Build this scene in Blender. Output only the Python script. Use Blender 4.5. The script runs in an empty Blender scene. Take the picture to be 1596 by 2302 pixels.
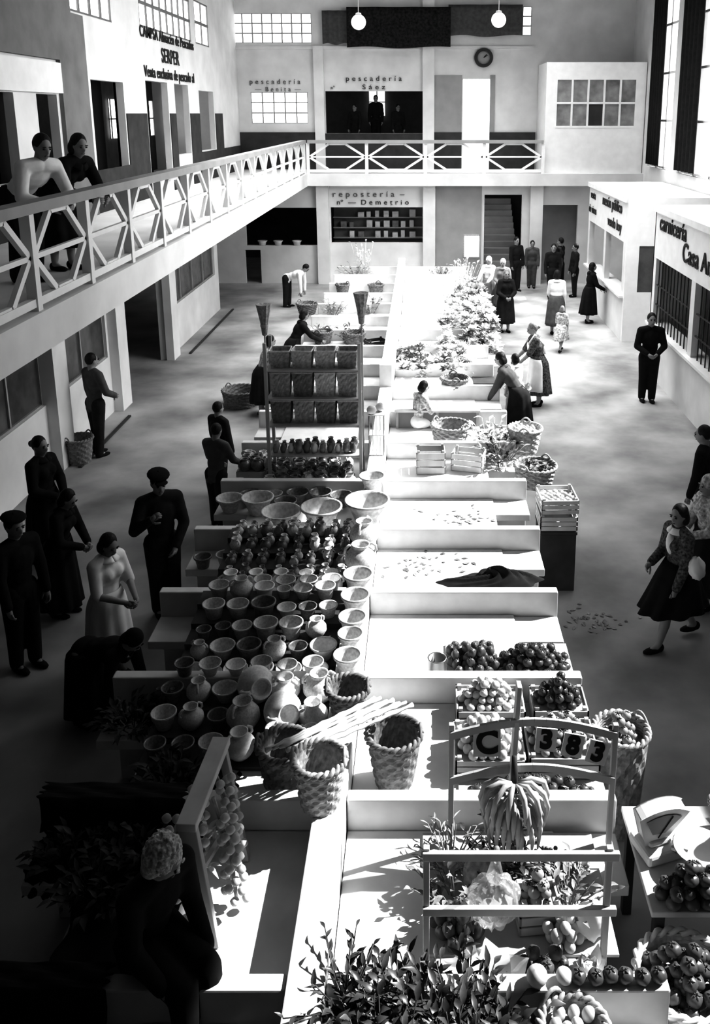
import bpy, math, random
from mathutils import Vector, Matrix
random.seed(7)
S=bpy.context.scene; col=S.collection
R=math.radians; PI=math.pi
V=Vector
H=5.3; P=R(14); CP,SP=math.cos(P),math.sin(P); F=2000; VX,VY=950,255
def at(x,y,z=0.0):
    d=H-z; sc=(y-VY)*CP/d
    return ((x-VX)/sc,(F/sc-d*SP)/CP)
def atY(x,y,Y):
    s=y-VY; d=s*CP*CP*Y/(F-s*CP*SP); sc=F/(Y*CP+d*SP)
    return ((x-VX)/sc,H-d)
def ppm(y,z): return (y-VY)*CP/(H-z)
ORD=['first','second','third','fourth','fifth','sixth','seventh','eighth','ninth','tenth','eleventh','twelfth','thirteenth','fourteenth','fifteenth','sixteenth','seventeenth','eighteenth','nineteenth','twentieth']
# ------------------------------------------------------------ materials
def mat(name,v,rough=.7,var=.12,scale=6,bump=0.0,metal=0.0,stretch=None,spec=.3):
    m=bpy.data.materials.new(name); m.use_nodes=True; nt=m.node_tree; N=nt.nodes; L=nt.links
    b=N['Principled BSDF']; b.inputs['Roughness'].default_value=rough; b.inputs['Metallic'].default_value=metal
    b.inputs['Specular IOR Level'].default_value=spec
    tc=N.new('ShaderNodeTexCoord'); mp=N.new('ShaderNodeMapping'); no=N.new('ShaderNodeTexNoise')
    no.inputs['Scale'].default_value=scale; no.inputs['Detail'].default_value=6
    if stretch: mp.inputs['Scale'].default_value=stretch
    cr=N.new('ShaderNodeValToRGB')
    a=max(0,v*(1-var)); c=min(1,v*(1+var))
    cr.color_ramp.elements[0].position=.3; cr.color_ramp.elements[1].position=.7
    cr.color_ramp.elements[0].color=(a,a,a,1); cr.color_ramp.elements[1].color=(c,c,c,1)
    L.new(tc.outputs['Object'],mp.inputs[0]); L.new(mp.outputs[0],no.inputs['Vector'])
    L.new(no.outputs['Fac'],cr.inputs[0]); L.new(cr.outputs[0],b.inputs['Base Color'])
    if bump:
        bp=N.new('ShaderNodeBump'); bp.inputs['Strength'].default_value=bump; bp.inputs['Distance'].default_value=.02
        L.new(no.outputs['Fac'],bp.inputs['Height']); L.new(bp.outputs[0],b.inputs['Normal'])
    return m
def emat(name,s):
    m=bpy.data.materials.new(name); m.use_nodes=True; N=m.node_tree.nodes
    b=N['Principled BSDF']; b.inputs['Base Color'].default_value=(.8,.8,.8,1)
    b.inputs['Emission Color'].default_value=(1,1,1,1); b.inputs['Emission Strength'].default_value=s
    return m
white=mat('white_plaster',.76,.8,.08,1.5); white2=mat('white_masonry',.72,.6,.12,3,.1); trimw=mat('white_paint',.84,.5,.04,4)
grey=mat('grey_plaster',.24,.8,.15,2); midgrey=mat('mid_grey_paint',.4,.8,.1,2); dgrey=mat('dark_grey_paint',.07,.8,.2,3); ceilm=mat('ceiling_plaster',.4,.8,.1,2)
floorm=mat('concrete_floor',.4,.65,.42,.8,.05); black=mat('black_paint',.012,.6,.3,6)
glow=emat('daylight_glow_pane',2.4); globe=emat('opal_globe_glass',.6)  # window panes glow by themselves in place of daylight behind them
dglass=mat('dusky_window_glass',.12,.15,.35,2.5)
wood=mat('pale_wood',.5,.6,.2,3,.1,stretch=(1,1,.2)); wood2=mat('bleached_wood',.66,.6,.15,4); dwood=mat('dark_wood',.07,.6,.3,4,.1)
clay=mat('pale_clay',.62,.7,.22,5,.05); clay2=mat('dark_glazed_clay',.2,.28,.4,5,spec=.7); clay3=mat('light_clay',.84,.7,.12,5)
wick=mat('wicker',.42,.7,.35,25,.2); wick2=mat('dark_wicker',.25,.7,.35,25,.2); wick3=mat('pale_wicker',.62,.7,.3,25,.2)
skin=mat('skin',.36,.6,.06,6); hairb=mat('dark_hair',.02,.55,.4,40,.3); hairg=mat('grey_hair',.25,.6,.3,40,.3); hairw=mat('pale_hair',.7,.7,.35,60,.6)
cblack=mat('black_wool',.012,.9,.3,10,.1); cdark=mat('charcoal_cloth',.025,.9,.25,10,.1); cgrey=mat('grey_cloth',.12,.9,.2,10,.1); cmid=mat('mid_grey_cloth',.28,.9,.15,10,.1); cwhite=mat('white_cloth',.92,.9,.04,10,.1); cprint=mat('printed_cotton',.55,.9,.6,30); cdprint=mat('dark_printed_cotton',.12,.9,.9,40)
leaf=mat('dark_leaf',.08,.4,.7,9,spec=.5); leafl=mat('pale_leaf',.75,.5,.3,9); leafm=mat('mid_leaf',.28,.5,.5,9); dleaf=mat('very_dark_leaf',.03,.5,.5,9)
tom=mat('tomato_skin',.13,.35,.4,4,spec=.5); fruitl=mat('pale_fruit_skin',.66,.5,.15,5); fruitm=mat('mid_fruit_skin',.42,.4,.4,5); banm=mat('banana_skin',.55,.5,.3,7); garl=mat('garlic_skin',.72,.6,.2,8)
metalm=mat('dull_metal',.4,.35,.15,5,metal=.8); enamel=mat('white_enamel',.78,.35,.06,4); paper=mat('paper',.8,.8,.1,6); lip=mat('lips',.2,.6,.1,5)
plaid=mat('dark_plaid_cloth',.025,.9,.8,14); letter=mat('sign_paint',.05,.7,.2,5); letg=mat('grey_sign_paint',.16,.7,.2,5); straw=mat('straw',.4,.8,.4,30)
glassm=mat('bottle_glass',.35,.1,.5,10,spec=.8); eyem=mat('eye',.03,.2,.1,5)
plas=mat('clear_plastic',.85,.15,.1,12,.3,spec=.8); plas.node_tree.nodes['Principled BSDF'].inputs['Alpha'].default_value=.32
# ------------------------------------------------------------ mesh builder
class MB:
    def __init__(s): s.v=[]; s.f=[]
    def add(s,vs,fs):
        n=len(s.v); s.v+= [tuple(a) for a in vs]; s.f+=[tuple(i+n for i in f) for f in fs]; return s
    def box(s,x0,x1,y0,y1,z0,z1):
        return s.add([(x0,y0,z0),(x1,y0,z0),(x1,y1,z0),(x0,y1,z0),(x0,y0,z1),(x1,y0,z1),(x1,y1,z1),(x0,y1,z1)],
            [(0,3,2,1),(4,5,6,7),(0,1,5,4),(1,2,6,5),(2,3,7,6),(3,0,4,7)])
    def beam(s,p,q,w,h,up=(0,0,1)):
        p,q=V(p),V(q); d=(q-p).normalized(); u=V(up)
        if abs(d.dot(u))>.98: u=V((0,1,0))
        a=d.cross(u).normalized()*w/2; b=a.cross(d).normalized()*h/2
        vs=[]
        for c in (p,q): vs+=[c-a-b,c+a-b,c+a+b,c-a+b]
        return s.add(vs,[(0,1,2,3),(7,6,5,4),(0,4,5,1),(1,5,6,2),(2,6,7,3),(3,7,4,0)])
    def tube(s,pts,rs,n=8):
        pts=[V(p) for p in pts]
        if not hasattr(rs,'__len__'): rs=[rs]*len(pts)
        vs=[]; prev=None
        for i,p in enumerate(pts):
            d=(pts[min(i+1,len(pts)-1)]-pts[max(i-1,0)]).normalized()
            if prev is None:
                u=V((0,0,1)) if abs(d.z)<.9 else V((1,0,0))
                a=d.cross(u).normalized()
            else:
                a=(prev-d*prev.dot(d)).normalized()
            prev=a; b=d.cross(a)
            for k in range(n):
                t=2*PI*k/n; vs.append(p+(a*math.cos(t)+b*math.sin(t))*rs[i])
        fs=[]
        for i in range(len(pts)-1):
            for k in range(n):
                k2=(k+1)%n; fs.append((i*n+k,i*n+k2,(i+1)*n+k2,(i+1)*n+k))
        fs.append(tuple(range(n-1,-1,-1))); m=(len(pts)-1)*n; fs.append(tuple(m+k for k in range(n)))
        return s.add(vs,fs)
    def lathe(s,prof,c=(0,0,0),n=24,fn=None):
        vs=[];fs=[]
        for j,(r,z) in enumerate(prof):
            for k in range(n):
                t=2*PI*k/n; rr=r if fn is None else fn(r,z,t,j,k)
                vs.append((c[0]+rr*math.cos(t),c[1]+rr*math.sin(t),c[2]+z))
        for j in range(len(prof)-1):
            for k in range(n):
                k2=(k+1)%n; fs.append((j*n+k,j*n+k2,(j+1)*n+k2,(j+1)*n+k))
        return s.add(vs,fs)
    def ell(s,c,r,M=None,nu=12,nv=8,fn=None):
        if not hasattr(r,'__len__'): r=(r,r,r)
        c=V(c); vs=[]; fs=[]
        for j in range(nv+1):
            ph=-PI/2+PI*j/nv
            for k in range(nu):
                t=2*PI*k/nu
                p=V((math.cos(ph)*math.cos(t),math.cos(ph)*math.sin(t),math.sin(ph)))
                if fn: p=p*fn(p,t,ph)
                p=V((p.x*r[0],p.y*r[1],p.z*r[2]))
                if M: p=M@p
                vs.append(c+p)
        for j in range(nv):
            for k in range(nu):
                k2=(k+1)%nu; fs.append((j*nu+k,j*nu+k2,(j+1)*nu+k2,(j+1)*nu+k))
        return s.add(vs,fs)
    def cap(s,p,q,r0,r1,n=10):
        s.tube([p,q],[r0,r1],n); s.ell(p,r0,None,n,6); return s.ell(q,r1,None,n,6)
    def grid(s,fn,nu,nv):
        vs=[fn(i/nu,j/nv) for j in range(nv+1) for i in range(nu+1)]
        fs=[(j*(nu+1)+i,j*(nu+1)+i+1,(j+1)*(nu+1)+i+1,(j+1)*(nu+1)+i) for j in range(nv) for i in range(nu)]
        return s.add(vs,fs)
    def mesh(s,name='m'):
        me=bpy.data.meshes.new(name); me.from_pydata(s.v,[],s.f); me.update(); return me
    def build(s,name,m,parent=None,smooth=False,loc=None,rz=0,bev=0):
        me=s.mesh(name); me.materials.append(m)
        if smooth: me.polygons.foreach_set('use_smooth',[True]*len(me.polygons))
        o=bpy.data.objects.new(name,me); col.objects.link(o)
        if parent: o.parent=parent
        if loc: o.location=loc
        if rz: o.rotation_euler=(0,0,rz)
        if bev:
            b=o.modifiers.new('bev','BEVEL'); b.width=bev; b.segments=2; b.limit_method='ANGLE'
        return o
def remesh(mb,vox):
    me=mb.mesh('tmp'); o=bpy.data.objects.new('tmp',me); col.objects.link(o)
    m=o.modifiers.new('r','REMESH'); m.mode='VOXEL'; m.voxel_size=vox
    sm=o.modifiers.new('s','SMOOTH'); sm.factor=.5; sm.iterations=3
    dg=bpy.context.evaluated_depsgraph_get(); ev=o.evaluated_get(dg); m2=ev.to_mesh()
    r=MB(); r.v=[tuple(v.co) for v in m2.vertices]; r.f=[tuple(p.vertices) for p in m2.polygons]
    ev.to_mesh_clear(); bpy.data.objects.remove(o); bpy.data.meshes.remove(me)
    return r
def tag(o,label,cat=None,group=None,kind=None):
    o['label']=label
    if cat: o['category']=cat
    if group: o['group']=group
    if kind: o['kind']=kind
    return o
def thing(name,label,cat,loc=(0,0,0),rz=0,group=None):
    o=bpy.data.objects.new(name,None); o.empty_display_size=.1; col.objects.link(o); o.location=loc; o.rotation_euler=(0,0,rz)
    return tag(o,label,cat,group)
def struct(o,label=None):
    o['kind']='structure'
    if label: o['label']=label
    return o
def copy_tree(o,parent=None,label=None):
    c=o.copy(); col.objects.link(c); c.parent=parent
    if label: c['label']=label
    for ch in list(o.children): copy_tree(ch,c)
    return c
def kill(o):
    for ch in list(o.children): kill(ch)
    bpy.data.objects.remove(o)
# ------------------------------------------------------------ people (local: +Y forward)
def person(label,x,y,z=0,face=0,h=1.65,lean=0,arms=((6,9,14,2),(6,9,14,2)),legs=((3,-2),(-3,-4)),seat=None,tilt=5,turn=0,
           top=None,bottom=None,wear='trousers',sleeve=1,hair='short',hm=None,apron=False,vox=.016,hat=None,blouse=False,hemk=.5):
    top=top or cdark; bottom=bottom or top; hm=hm or hairb; k=h
    fem=wear!='trousers'
    root=thing('person',label,'person',(x,y,z),R(face))
    L=R(lean); d=V((0,math.sin(L),math.cos(L)))
    lg=[]
    for (t,s_) in legs:
        t,s_=R(t),R(s_); lg.append((V((0,math.sin(t),-math.cos(t)))*.245*k,V((0,math.sin(s_),-math.cos(s_)))*.235*k))
    pz=max(-(a.z+b.z) for a,b in lg)+.04*k
    if seat is not None: pz=seat+.07*k
    Pv=V((0,-.11*k*math.sin(L) if seat is None else 0,pz)); N=Pv+d*.305*k
    hp=L*.55+R(tilt); Hc=N+V((0,math.sin(hp*.8),math.cos(hp*.8)))*.098*k
    Mh=Matrix.Rotation(R(turn),3,'Z')@Matrix.Rotation(-hp,3,'X'); Mt=Matrix.Rotation(-L,3,'X')
    sw=.092*k if fem else .105*k
    J=[]
    for i,sg in enumerate((-1,1)):
        a,o,b,n=[R(q) for q in arms[i]]
        sh=N-d*.028*k+V((sg*sw,0,0))
        el=sh+V((sg*math.sin(o),math.sin(a)*math.cos(o),-math.cos(a)*math.cos(o)))*.172*k
        fd=V((-sg*math.sin(n),math.sin(b)*math.cos(n),-math.cos(b)*math.cos(n)))
        J.append((sh,el,el+fd*.15*k,fd))
    G=[]
    for i,sg in enumerate((-1,1)):
        hp_=Pv+V((sg*.05*k,0,-.005*k)); kn=hp_+lg[i][0]; an=kn+lg[i][1]; G.append((hp_,kn,an))
    def torso(mb,e):
        mb.ell(Pv,(.09*k+e,.064*k+e,.075*k+e),Mt); mb.ell(Pv+d*.1*k,(.077*k+e,.056*k+e,.1*k+e),Mt)
        mb.ell(Pv+d*.2*k,((.088 if fem else .1)*k+e,.066*k+e,.1*k+e),Mt)
        if fem:
            for sg in (-1,1): mb.ell(Pv+d*.215*k+Mt@V((sg*.034*k,.042*k,0)),(.036*k+e,)*3)
        for sg,j in zip((-1,1),J): mb.cap(N-d*.012*k+V((sg*.02*k,0,0)),j[0],.038*k+e,.036*k+e)
    def armsf(mb,e,full):
        for sh,el,wr,fd in J:
            mb.cap(sh,el,.034*k+e,.026*k+e)
            if full: mb.cap(el,wr,.026*k+e,.019*k+e)
    b=MB(); torso(b,0); armsf(b,0,True)
    for hp_,kn,an in G:
        b.cap(hp_,kn,.054*k,.035*k); b.cap(kn,kn.lerp(an,.35)+V((0,-.008*k,0)),.035*k,.034*k); b.cap(kn.lerp(an,.35)+V((0,-.008*k,0)),an,.034*k,.021*k)
        b.cap(an,an+V((0,.075*k,-.024*k)),.022*k,.016*k)
    b.cap(N-d*.02*k,Hc-Mh@V((0,.012*k,.03*k)),.037*k,.032*k)
    b.ell(Hc,(.044*k,.056*k,.066*k),Mh); b.ell(Hc+Mh@V((0,.018*k,-.035*k)),(.032*k,.036*k,.034*k),Mh)
    b.ell(Hc+Mh@V((0,.058*k,-.012*k)),(.009*k,.013*k,.017*k),Mh)
    for sg in (-1,1): b.ell(Hc+Mh@V((sg*.044*k,-.002*k,-.006*k)),(.008*k,.013*k,.02*k),Mh)
    for sh,el,wr,fd in J: b.cap(wr,wr+fd*.045*k,.017*k,.019*k)
    b=remesh(b,vox)
    for sg,(sh,el,wr,fd) in zip((-1,1),J):
        sv=fd.cross(V((1,0,0)))
        if sv.length<.1: sv=V((0,0,1))
        sv.normalize(); c=V((-sg,0,0)); c=(c-fd*c.dot(fd)).normalized()
        base=wr+fd*.05*k
        for q,ln in zip((-1.5,-.5,.5,1.5),(.030,.036,.039,.034)):
            p0=base+sv*q*.0105*k; p1=p0+(fd+c*.25)*ln*.55*k; p2=p1+(fd*.6+c*.8)*ln*.55*k
            b.tube([p0-fd*.01*k,p1,p2],[.0066*k,.006*k,.0048*k],6)
        p0=wr+fd*.02*k+sv*.018*k
        b.tube([p0,p0+(sv*.8+fd*.6+c*.3)*.022*k,p0+(sv*.9+fd*1.5+c*.6)*.028*k],[.0078*k,.007*k,.0052*k],6)
    bo=b.build('body',skin,root,True)
    e=.010*k
    c=MB(); torso(c,e); armsf(c,e,sleeve==1)
    if sleeve==1 and wear=='trousers':
        for sg in (-1,1): c.cap(Pv+V((sg*.04*k,0,0)),Pv+V((sg*.045*k,0,-.06*k)),.055*k+e,.056*k+e)
    jk=remesh(c,vox).build('jacket' if sleeve==1 else 'blouse',top,root,True)
    if blouse:
        q=MB(); q.ell(Pv+d*.225*k+Mt@V((0,.058*k,0)),(.03*k,.032*k,.08*k),Mt); q.build('shirt_front',cwhite,jk,True)
    if fem:
        q=MB(); cn_=N+d*.012*k
        q.grid(lambda u,v: cn_+Mt@V(((.045+.03*v)*k*math.sin(2*PI*u),(.043+.03*v)*k*math.cos(2*PI*u)+.004*k,(.012-.03*v)*k)),20,3); o=q.build('collar',top if not blouse else cwhite,jk,True); so=o.modifiers.new('s','SOLIDIFY'); so.thickness=.008
    if wear=='trousers':
        c=MB()
        for hp_,kn,an in G: c.cap(hp_,kn,.058*k+e,.04*k+e); c.cap(kn,an+V((0,0,.01*k)),.04*k+e,.031*k+e)
        remesh(c,vox).build('trousers',bottom,root,True)
    elif seat is not None:
        c=MB()
        c.ell(Pv,(.095*k+e,.07*k+e,.08*k+e))
        for hp_,kn,an in G: c.cap(hp_,kn,.06*k+e,.05*k+e)
        c.cap(G[0][1],G[1][1],.05*k,.05*k); c.cap(G[0][1].lerp(G[0][2],.3),G[1][1].lerp(G[1][2],.3),.05*k,.05*k)
        remesh(c,vox).build('skirt',bottom,root,True)
    else:
        kc=(G[0][1]+G[1][1])/2; ac=(G[0][2]+G[1][2])/2; hem=kc.lerp(ac,hemk); sp=abs(G[0][2].y-G[1][2].y)*.3+.02
        w0=Pv+d*.09*k
        def ring(t,th,g=1.0):
            cc=w0.lerp(Pv,t/.25) if t<.25 else Pv.lerp(hem,(t-.25)/.75)
            rx=(.086+.03*min(t/.25,1)+.03*t)*k*g; ry=(.07+.018*min(t/.25,1)+.03*t)*k*g+sp*t
            f=1+.09*math.sin(th*9)*t
            return cc+V((rx*f*math.cos(th),ry*f*math.sin(th),0))
        c=MB(); c.grid(lambda u,v: ring(v,u*2*PI),54,10)
        o=c.build('skirt',bottom,root,True); so=o.modifiers.new('s','SOLIDIFY'); so.thickness=.008
        if apron:
            c=MB(); c.grid(lambda u,v: ring(.1+v*.8,R(35)+u*R(150),1.09),16,8)
            c.grid(lambda u,v: Pv+d*(.1+.15*v)*k+Mt@V(((u-.5)*.13*k,.085*k+.03*k*math.sin(v*3)*.6-.02*abs(u-.5)*k,0)),6,4)
            for sg in (-1,1): c.tube([Pv+d*.25*k+Mt@V((sg*.06*k,.09*k,0)),N+V((sg*.06*k,.01*k,.035*k)),Pv+d*.2*k+Mt@V((sg*.02*k,-.085*k,0)),Pv+d*.1*k+Mt@V((-sg*.06*k,-.07*k,0))],.014*k,6)
            o=c.build('apron',cwhite,root,True); so=o.modifiers.new('s','SOLIDIFY'); so.thickness=.005
    for hp_,kn,an in G:
        c=MB(); c.ell(an+V((0,.035*k,-.022*k)),(.028*k,.075*k,.021*k)); c.ell(an+V((0,-.012*k,-.012*k)),(.024*k,.032*k,.03*k)); c.build('shoe',cblack,root,True)
    for sg in (-1,1):
        c=MB(); c.ell(Hc+Mh@V((sg*.018*k,.0515*k,.004*k)),(.0085*k,.005*k,.005*k),Mh,8,6); c.build('eye',eyem,bo,True)
        c=MB(); c.ell(Hc+Mh@V((sg*.018*k,.0535*k,.016*k)),(.012*k,.005*k,.003*k),Mh,8,6); c.build('eyebrow',hm,bo,True)
    c=MB(); c.ell(Hc+Mh@V((0,.0535*k,-.036*k)),(.014*k,.006*k,.004*k),Mh,8,6); c.build('mouth',lip,bo,True)
    c=MB()
    if hair!='scarf':
        c.ell(Hc+Mh@V((0,-.012*k,.014*k)),(.050*k,.056*k,.062*k),Mh,14,10)
        if hair in('bob','curly'):
            for sg in (-1,1): c.ell(Hc+Mh@V((sg*.036*k,-.02*k,-.02*k)),(.022*k,.034*k,.048*k),Mh)
            c.ell(Hc+Mh@V((0,-.036*k,-.02*k)),(.042*k,.03*k,.05*k),Mh)
        if hair=='curly':
            for i in range(420):
                a=random.uniform(0,2*PI); q=random.uniform(-.95,1)
                rr=math.sqrt(max(0,1-q*q)); pp=V((rr*math.cos(a)*.056*k,rr*math.sin(a)*.058*k-.016*k,q*.068*k+.012*k))
                if pp.y>.03*k and pp.z<.02*k: continue
                c.ell(Hc+Mh@pp,random.uniform(.0045,.008)*k,None,6,4)
        if hair=='bun': c.ell(Hc+Mh@V((0,-.072*k,.0*k)),.026*k)
        remesh(c,.005 if hair=='curly' else .012).build('hair',hm,root,True)
    else:
        c.ell(Hc+Mh@V((0,-.010*k,.014*k)),(.053*k,.060*k,.066*k),Mh,14,10); c.ell(Hc+Mh@V((0,-.04*k,-.035*k)),(.045*k,.03*k,.05*k),Mh)
        remesh(c,.012).build('headscarf',hm,root,True)
    if hat:
        c=MB(); c.ell(Hc+Mh@V((0,-.008*k,.056*k)),(.068*k,.074*k,.022*k),Mh,16,8); c.ell(Hc+Mh@V((0,-.008*k,.076*k)),(.006*k,.006*k,.01*k),Mh,6,4)
        if hat=='cap': c.ell(Hc+Mh@V((0,.062*k,.04*k)),(.04*k,.03*k,.006*k),Mh)
        c.build(hat,cblack,root,True)
    return root
HANG=((6,9,14,2),(6,9,14,2)); REACH=((35,8,60,8),(35,8,60,8)); CLASP=((12,14,62,38),(12,14,62,38))
STRIDE=((22,14),(-12,-34))
X,Y=at(1466,702,1.73); person('man in black suit standing alone in the right aisle, hands clasped in front',X,Y,0,178,1.73,0,CLASP,top=cblack)
X,Y=at(1198,724,1.6); person('woman in dark dress and white apron bending over baskets beside the flower stall',X+.1,Y,0,95,1.62,12,((30,6,45,6),(30,6,45,6)),top=cdprint,wear='skirt',sleeve=0,hair='bun',hm=hairg,apron=True,tilt=12)
X,Y=at(1253,606,1.62); person('woman in pale cardigan and grey skirt walking away next to a small girl',X,Y,0,-10,1.62,3,((10,8,40,20),(5,9,14,2)),top=cwhite,bottom=cgrey,wear='skirt',hair='bob')
X,Y=at(1264,684,1.1); person('small girl in pale dress walking at the side of the woman in cardigan',X,Y,0,-30,1.1,3,HANG,STRIDE,top=cprint,bottom=cprint,wear='skirt',sleeve=0,hair='bob',hm=hairg,hemk=0)
X,Y=at(1360,589,1.6); person('woman in black coat standing at the counter of the right hand booth',X-.35,Y,0,-80,1.6,5,((20,8,60,10),(20,8,60,10)),top=cblack,wear='skirt',hair='bob')
for i,(a,b,hh,t,bt,hr,hmm,lb) in enumerate([(1100,575,1.55,cwhite,cmid,'scarf',cwhite,'woman in white headscarf and pale blouse behind the far vegetables'),
        (1131,580,1.55,cmid,cgrey,'scarf',cprint,'woman in patterned headscarf between two others in the far aisle'),(1138,604,1.6,cdark,cdark,'bob',hairg,'woman in charcoal dress standing in front of the headscarf women')]):
    X,Y=at(a,b,hh); person(lb,max(X,1.75+.1*i),Y,0,150+20*i,hh,3,REACH if i==0 else CLASP,top=t,bottom=bt,wear='skirt',hair=hr,hm=hmm,vox=.02)
for i,(X,Y,hh,lb) in enumerate([(3.8,25.6,1.66,'man in dark coat at left of the group under the far right passage'),(4.15,26.6,1.7,'tallest dark figure in the middle of the far right passage group'),(4.5,26.0,1.6,'dark figure at right of the far passage group next to the booth'),(2.85,26.9,1.68,'man in dark overcoat standing at the foot of the stairs'),(3.4,27.4,1.5,'grey clad youth standing by the wall right of the stairs')]):
    person(lb,X,Y,0,(170,60,100,-150,180)[i],hh,0,HANG,top=(cdark,cblack,cdark,cdark,cgrey)[i],vox=.02)
X,Y=at(1535,1122,1.6); wX,wY=X,Y; person('woman in dark speckled jacket striding left with a white parcel under her arm',X,Y,0,110,1.6,3,((10,10,18,4),(5,12,75,25)),((24,12),(-14,-36)),top=cdprint,bottom=cblack,wear='skirt',hair='bob',blouse=True,hemk=.0,turn=15)
X,Y=at(1592,955,1.66); person('dark clothed man cut by the right edge near the butcher counter',X+.02,Y,0,60,1.66,8,HANG,top=cblack)
X,Y=at(1590,1078,1.58); person('woman in pale print and headscarf at the right edge behind the striding woman',X+.1,Y+.15,0,100,1.58,4,CLASP,top=cprint,bottom=cdark,wear='skirt',hair='scarf',hm=cprint)
person('woman in grey coat bent forward over the cabbages',1.5,14.05,0,70,1.6,36,((20,6,30,5),(20,6,30,5)),top=cgrey,bottom=cdark,wear='skirt',hair='bob',hm=hairb)
person('child in pale smock standing beside the bent woman',1.62,14.75,0,40,1.3,8,HANG,top=cwhite,bottom=cmid,wear='skirt',sleeve=0,hair='bob')
X,Y=at(936,960,.76); person('girl in white dress sitting on the stall counter next to an empty basket',X,Y+.1,0,-60,1.32,12,((30,6,70,10),(25,6,60,10)),((86,15),(82,5)),seat=.73,top=cprint,bottom=cwhite,wear='skirt',sleeve=0,hair='bob',tilt=18)
# left side
X,Y=at(203,792,1.7); person('man in grey overalls standing by the white pillar of the left stalls',X,Y,0,-40,1.7,0,((5,10,12,2),(15,10,60,25)),top=cgrey,bottom=cdark)
X,Y=at(85,985,1.66); person('woman in black with pulled back hair standing at the left windows',X-.05,Y+.1,0,-110,1.66,2,CLASP,top=cblack,wear='skirt',hair='bun')
X,Y=at(92,1085,1.5); person('stooping dark woman in a wide skirt in front of the black dressed woman',X+.18,Y-.1,0,-100,1.52,16,CLASP,top=cblack,wear='skirt',hair='bob',hemk=.8,tilt=22)
X,Y=at(352,1054,1.7); person('man in dark suit and cap holding one hand to his chin',X,Y,0,-150,1.7,2,((12,10,35,30),(20,24,135,32)),top=cdark,hat='cap',tilt=14)
X,Y=at(487,902,1.4); person('dark haired boy in black jersey behind the boy in grey jacket',X,Y,0,-40,1.4,2,HANG,top=cdark)
X,Y=at(490,950,1.38); person('boy in grey jacket seen from behind at the pottery stall',X-.02,Y-.15,0,-25,1.42,4,((20,8,50,10),(25,8,60,10)),top=cgrey,bottom=cdark,tilt=14)
X,Y=at(228,1190,1.55); person('young woman in white dress looking down at her hands',X,Y,0,-120,1.55,6,((14,10,70,28),(14,10,75,28)),top=cwhite,bottom=cwhite,wear='skirt',sleeve=0,hair='bob',tilt=22)
X,Y=at(35,1152,1.66); person('man in dark clothes and beret at the far left edge',X-.05,Y,0,-120,1.66,4,HANG,top=cblack,hat='beret')
X,Y=at(262,1350,1.05); person('person in black bent double beside the woman in white',X-.05,Y-.35,0,-110,1.45,78,((5,8,20,6),(-5,8,0,6)),top=cblack,wear='skirt',hair='scarf',hm=cblack,hemk=.7)
X,Y=at(672,690,0); person('person in white shirt bent double over a basket at the far left stalls',X-.15,Y,0,-100,1.62,72,((5,6,0,4),(5,6,0,4)),top=cwhite,bottom=cdark,hair='short',vox=.02)
X,Y=at(692,712,1.35); person('woman in dark dress leaning over the stall next to the brooms',X-.25,Y,0,-70,1.55,28,REACH,top=cdark,wear='skirt',hair='bob',vox=.02)
X,Y=at(650,735,1.4); person('person in printed blouse stooping left of the broom rack',min(X-.2,-2.85),Y-.9,0,-75,1.5,20,REACH,top=cprint,bottom=cdark,wear='skirt',hair='bob',vox=.02)
# balcony watchers and upper figures
person('young man in white shirt leaning on the left balcony rail',-4.24,9.6,3.5,-120,1.86,54,((14,16,66,34),(10,16,70,38)),((16,-6),(8,-10)),top=cwhite,bottom=cblack,tilt=-10,turn=-10)
person('dark clothed woman leaning on the balcony rail beyond the man in white',-4.16,10.4,3.5,-118,1.82,52,((16,14,70,28),(16,14,72,28)),((14,-4),(8,-8)),top=cblack,wear='skirt',hair='bob',turn=-10,tilt=-10)
person('dark figure standing against the bright window in the upper fish stall',-1.6,31.4,4.22,180,1.7,0,HANG,top=cblack,vox=.02)
person('dark figure at left in the upper fish stall opening',-2.3,31.2,4.02,160,1.6,4,HANG,top=cdark,vox=.02)
person('dark figure at right in the upper fish stall opening',-.85,31.2,4.02,200,1.6,4,HANG,top=cdark,vox=.02)
# near ones
person('seated person in dark clothes with pale curly hair beside the garlic strings',-1.48,3.84,0,-125,1.58,18,((4,6,40,10),(4,6,40,12)),((84,4),(80,2)),seat=.95,top=cblack,bottom=cblack,hair='curly',hm=hairw,tilt=24,turn=25)
person('vendor in black reaching towards the weighing scale from the right edge',2.55,4.75,0,95,1.65,24,((48,6,66,6),(60,4,72,8)),top=cblack,tilt=8)
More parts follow.
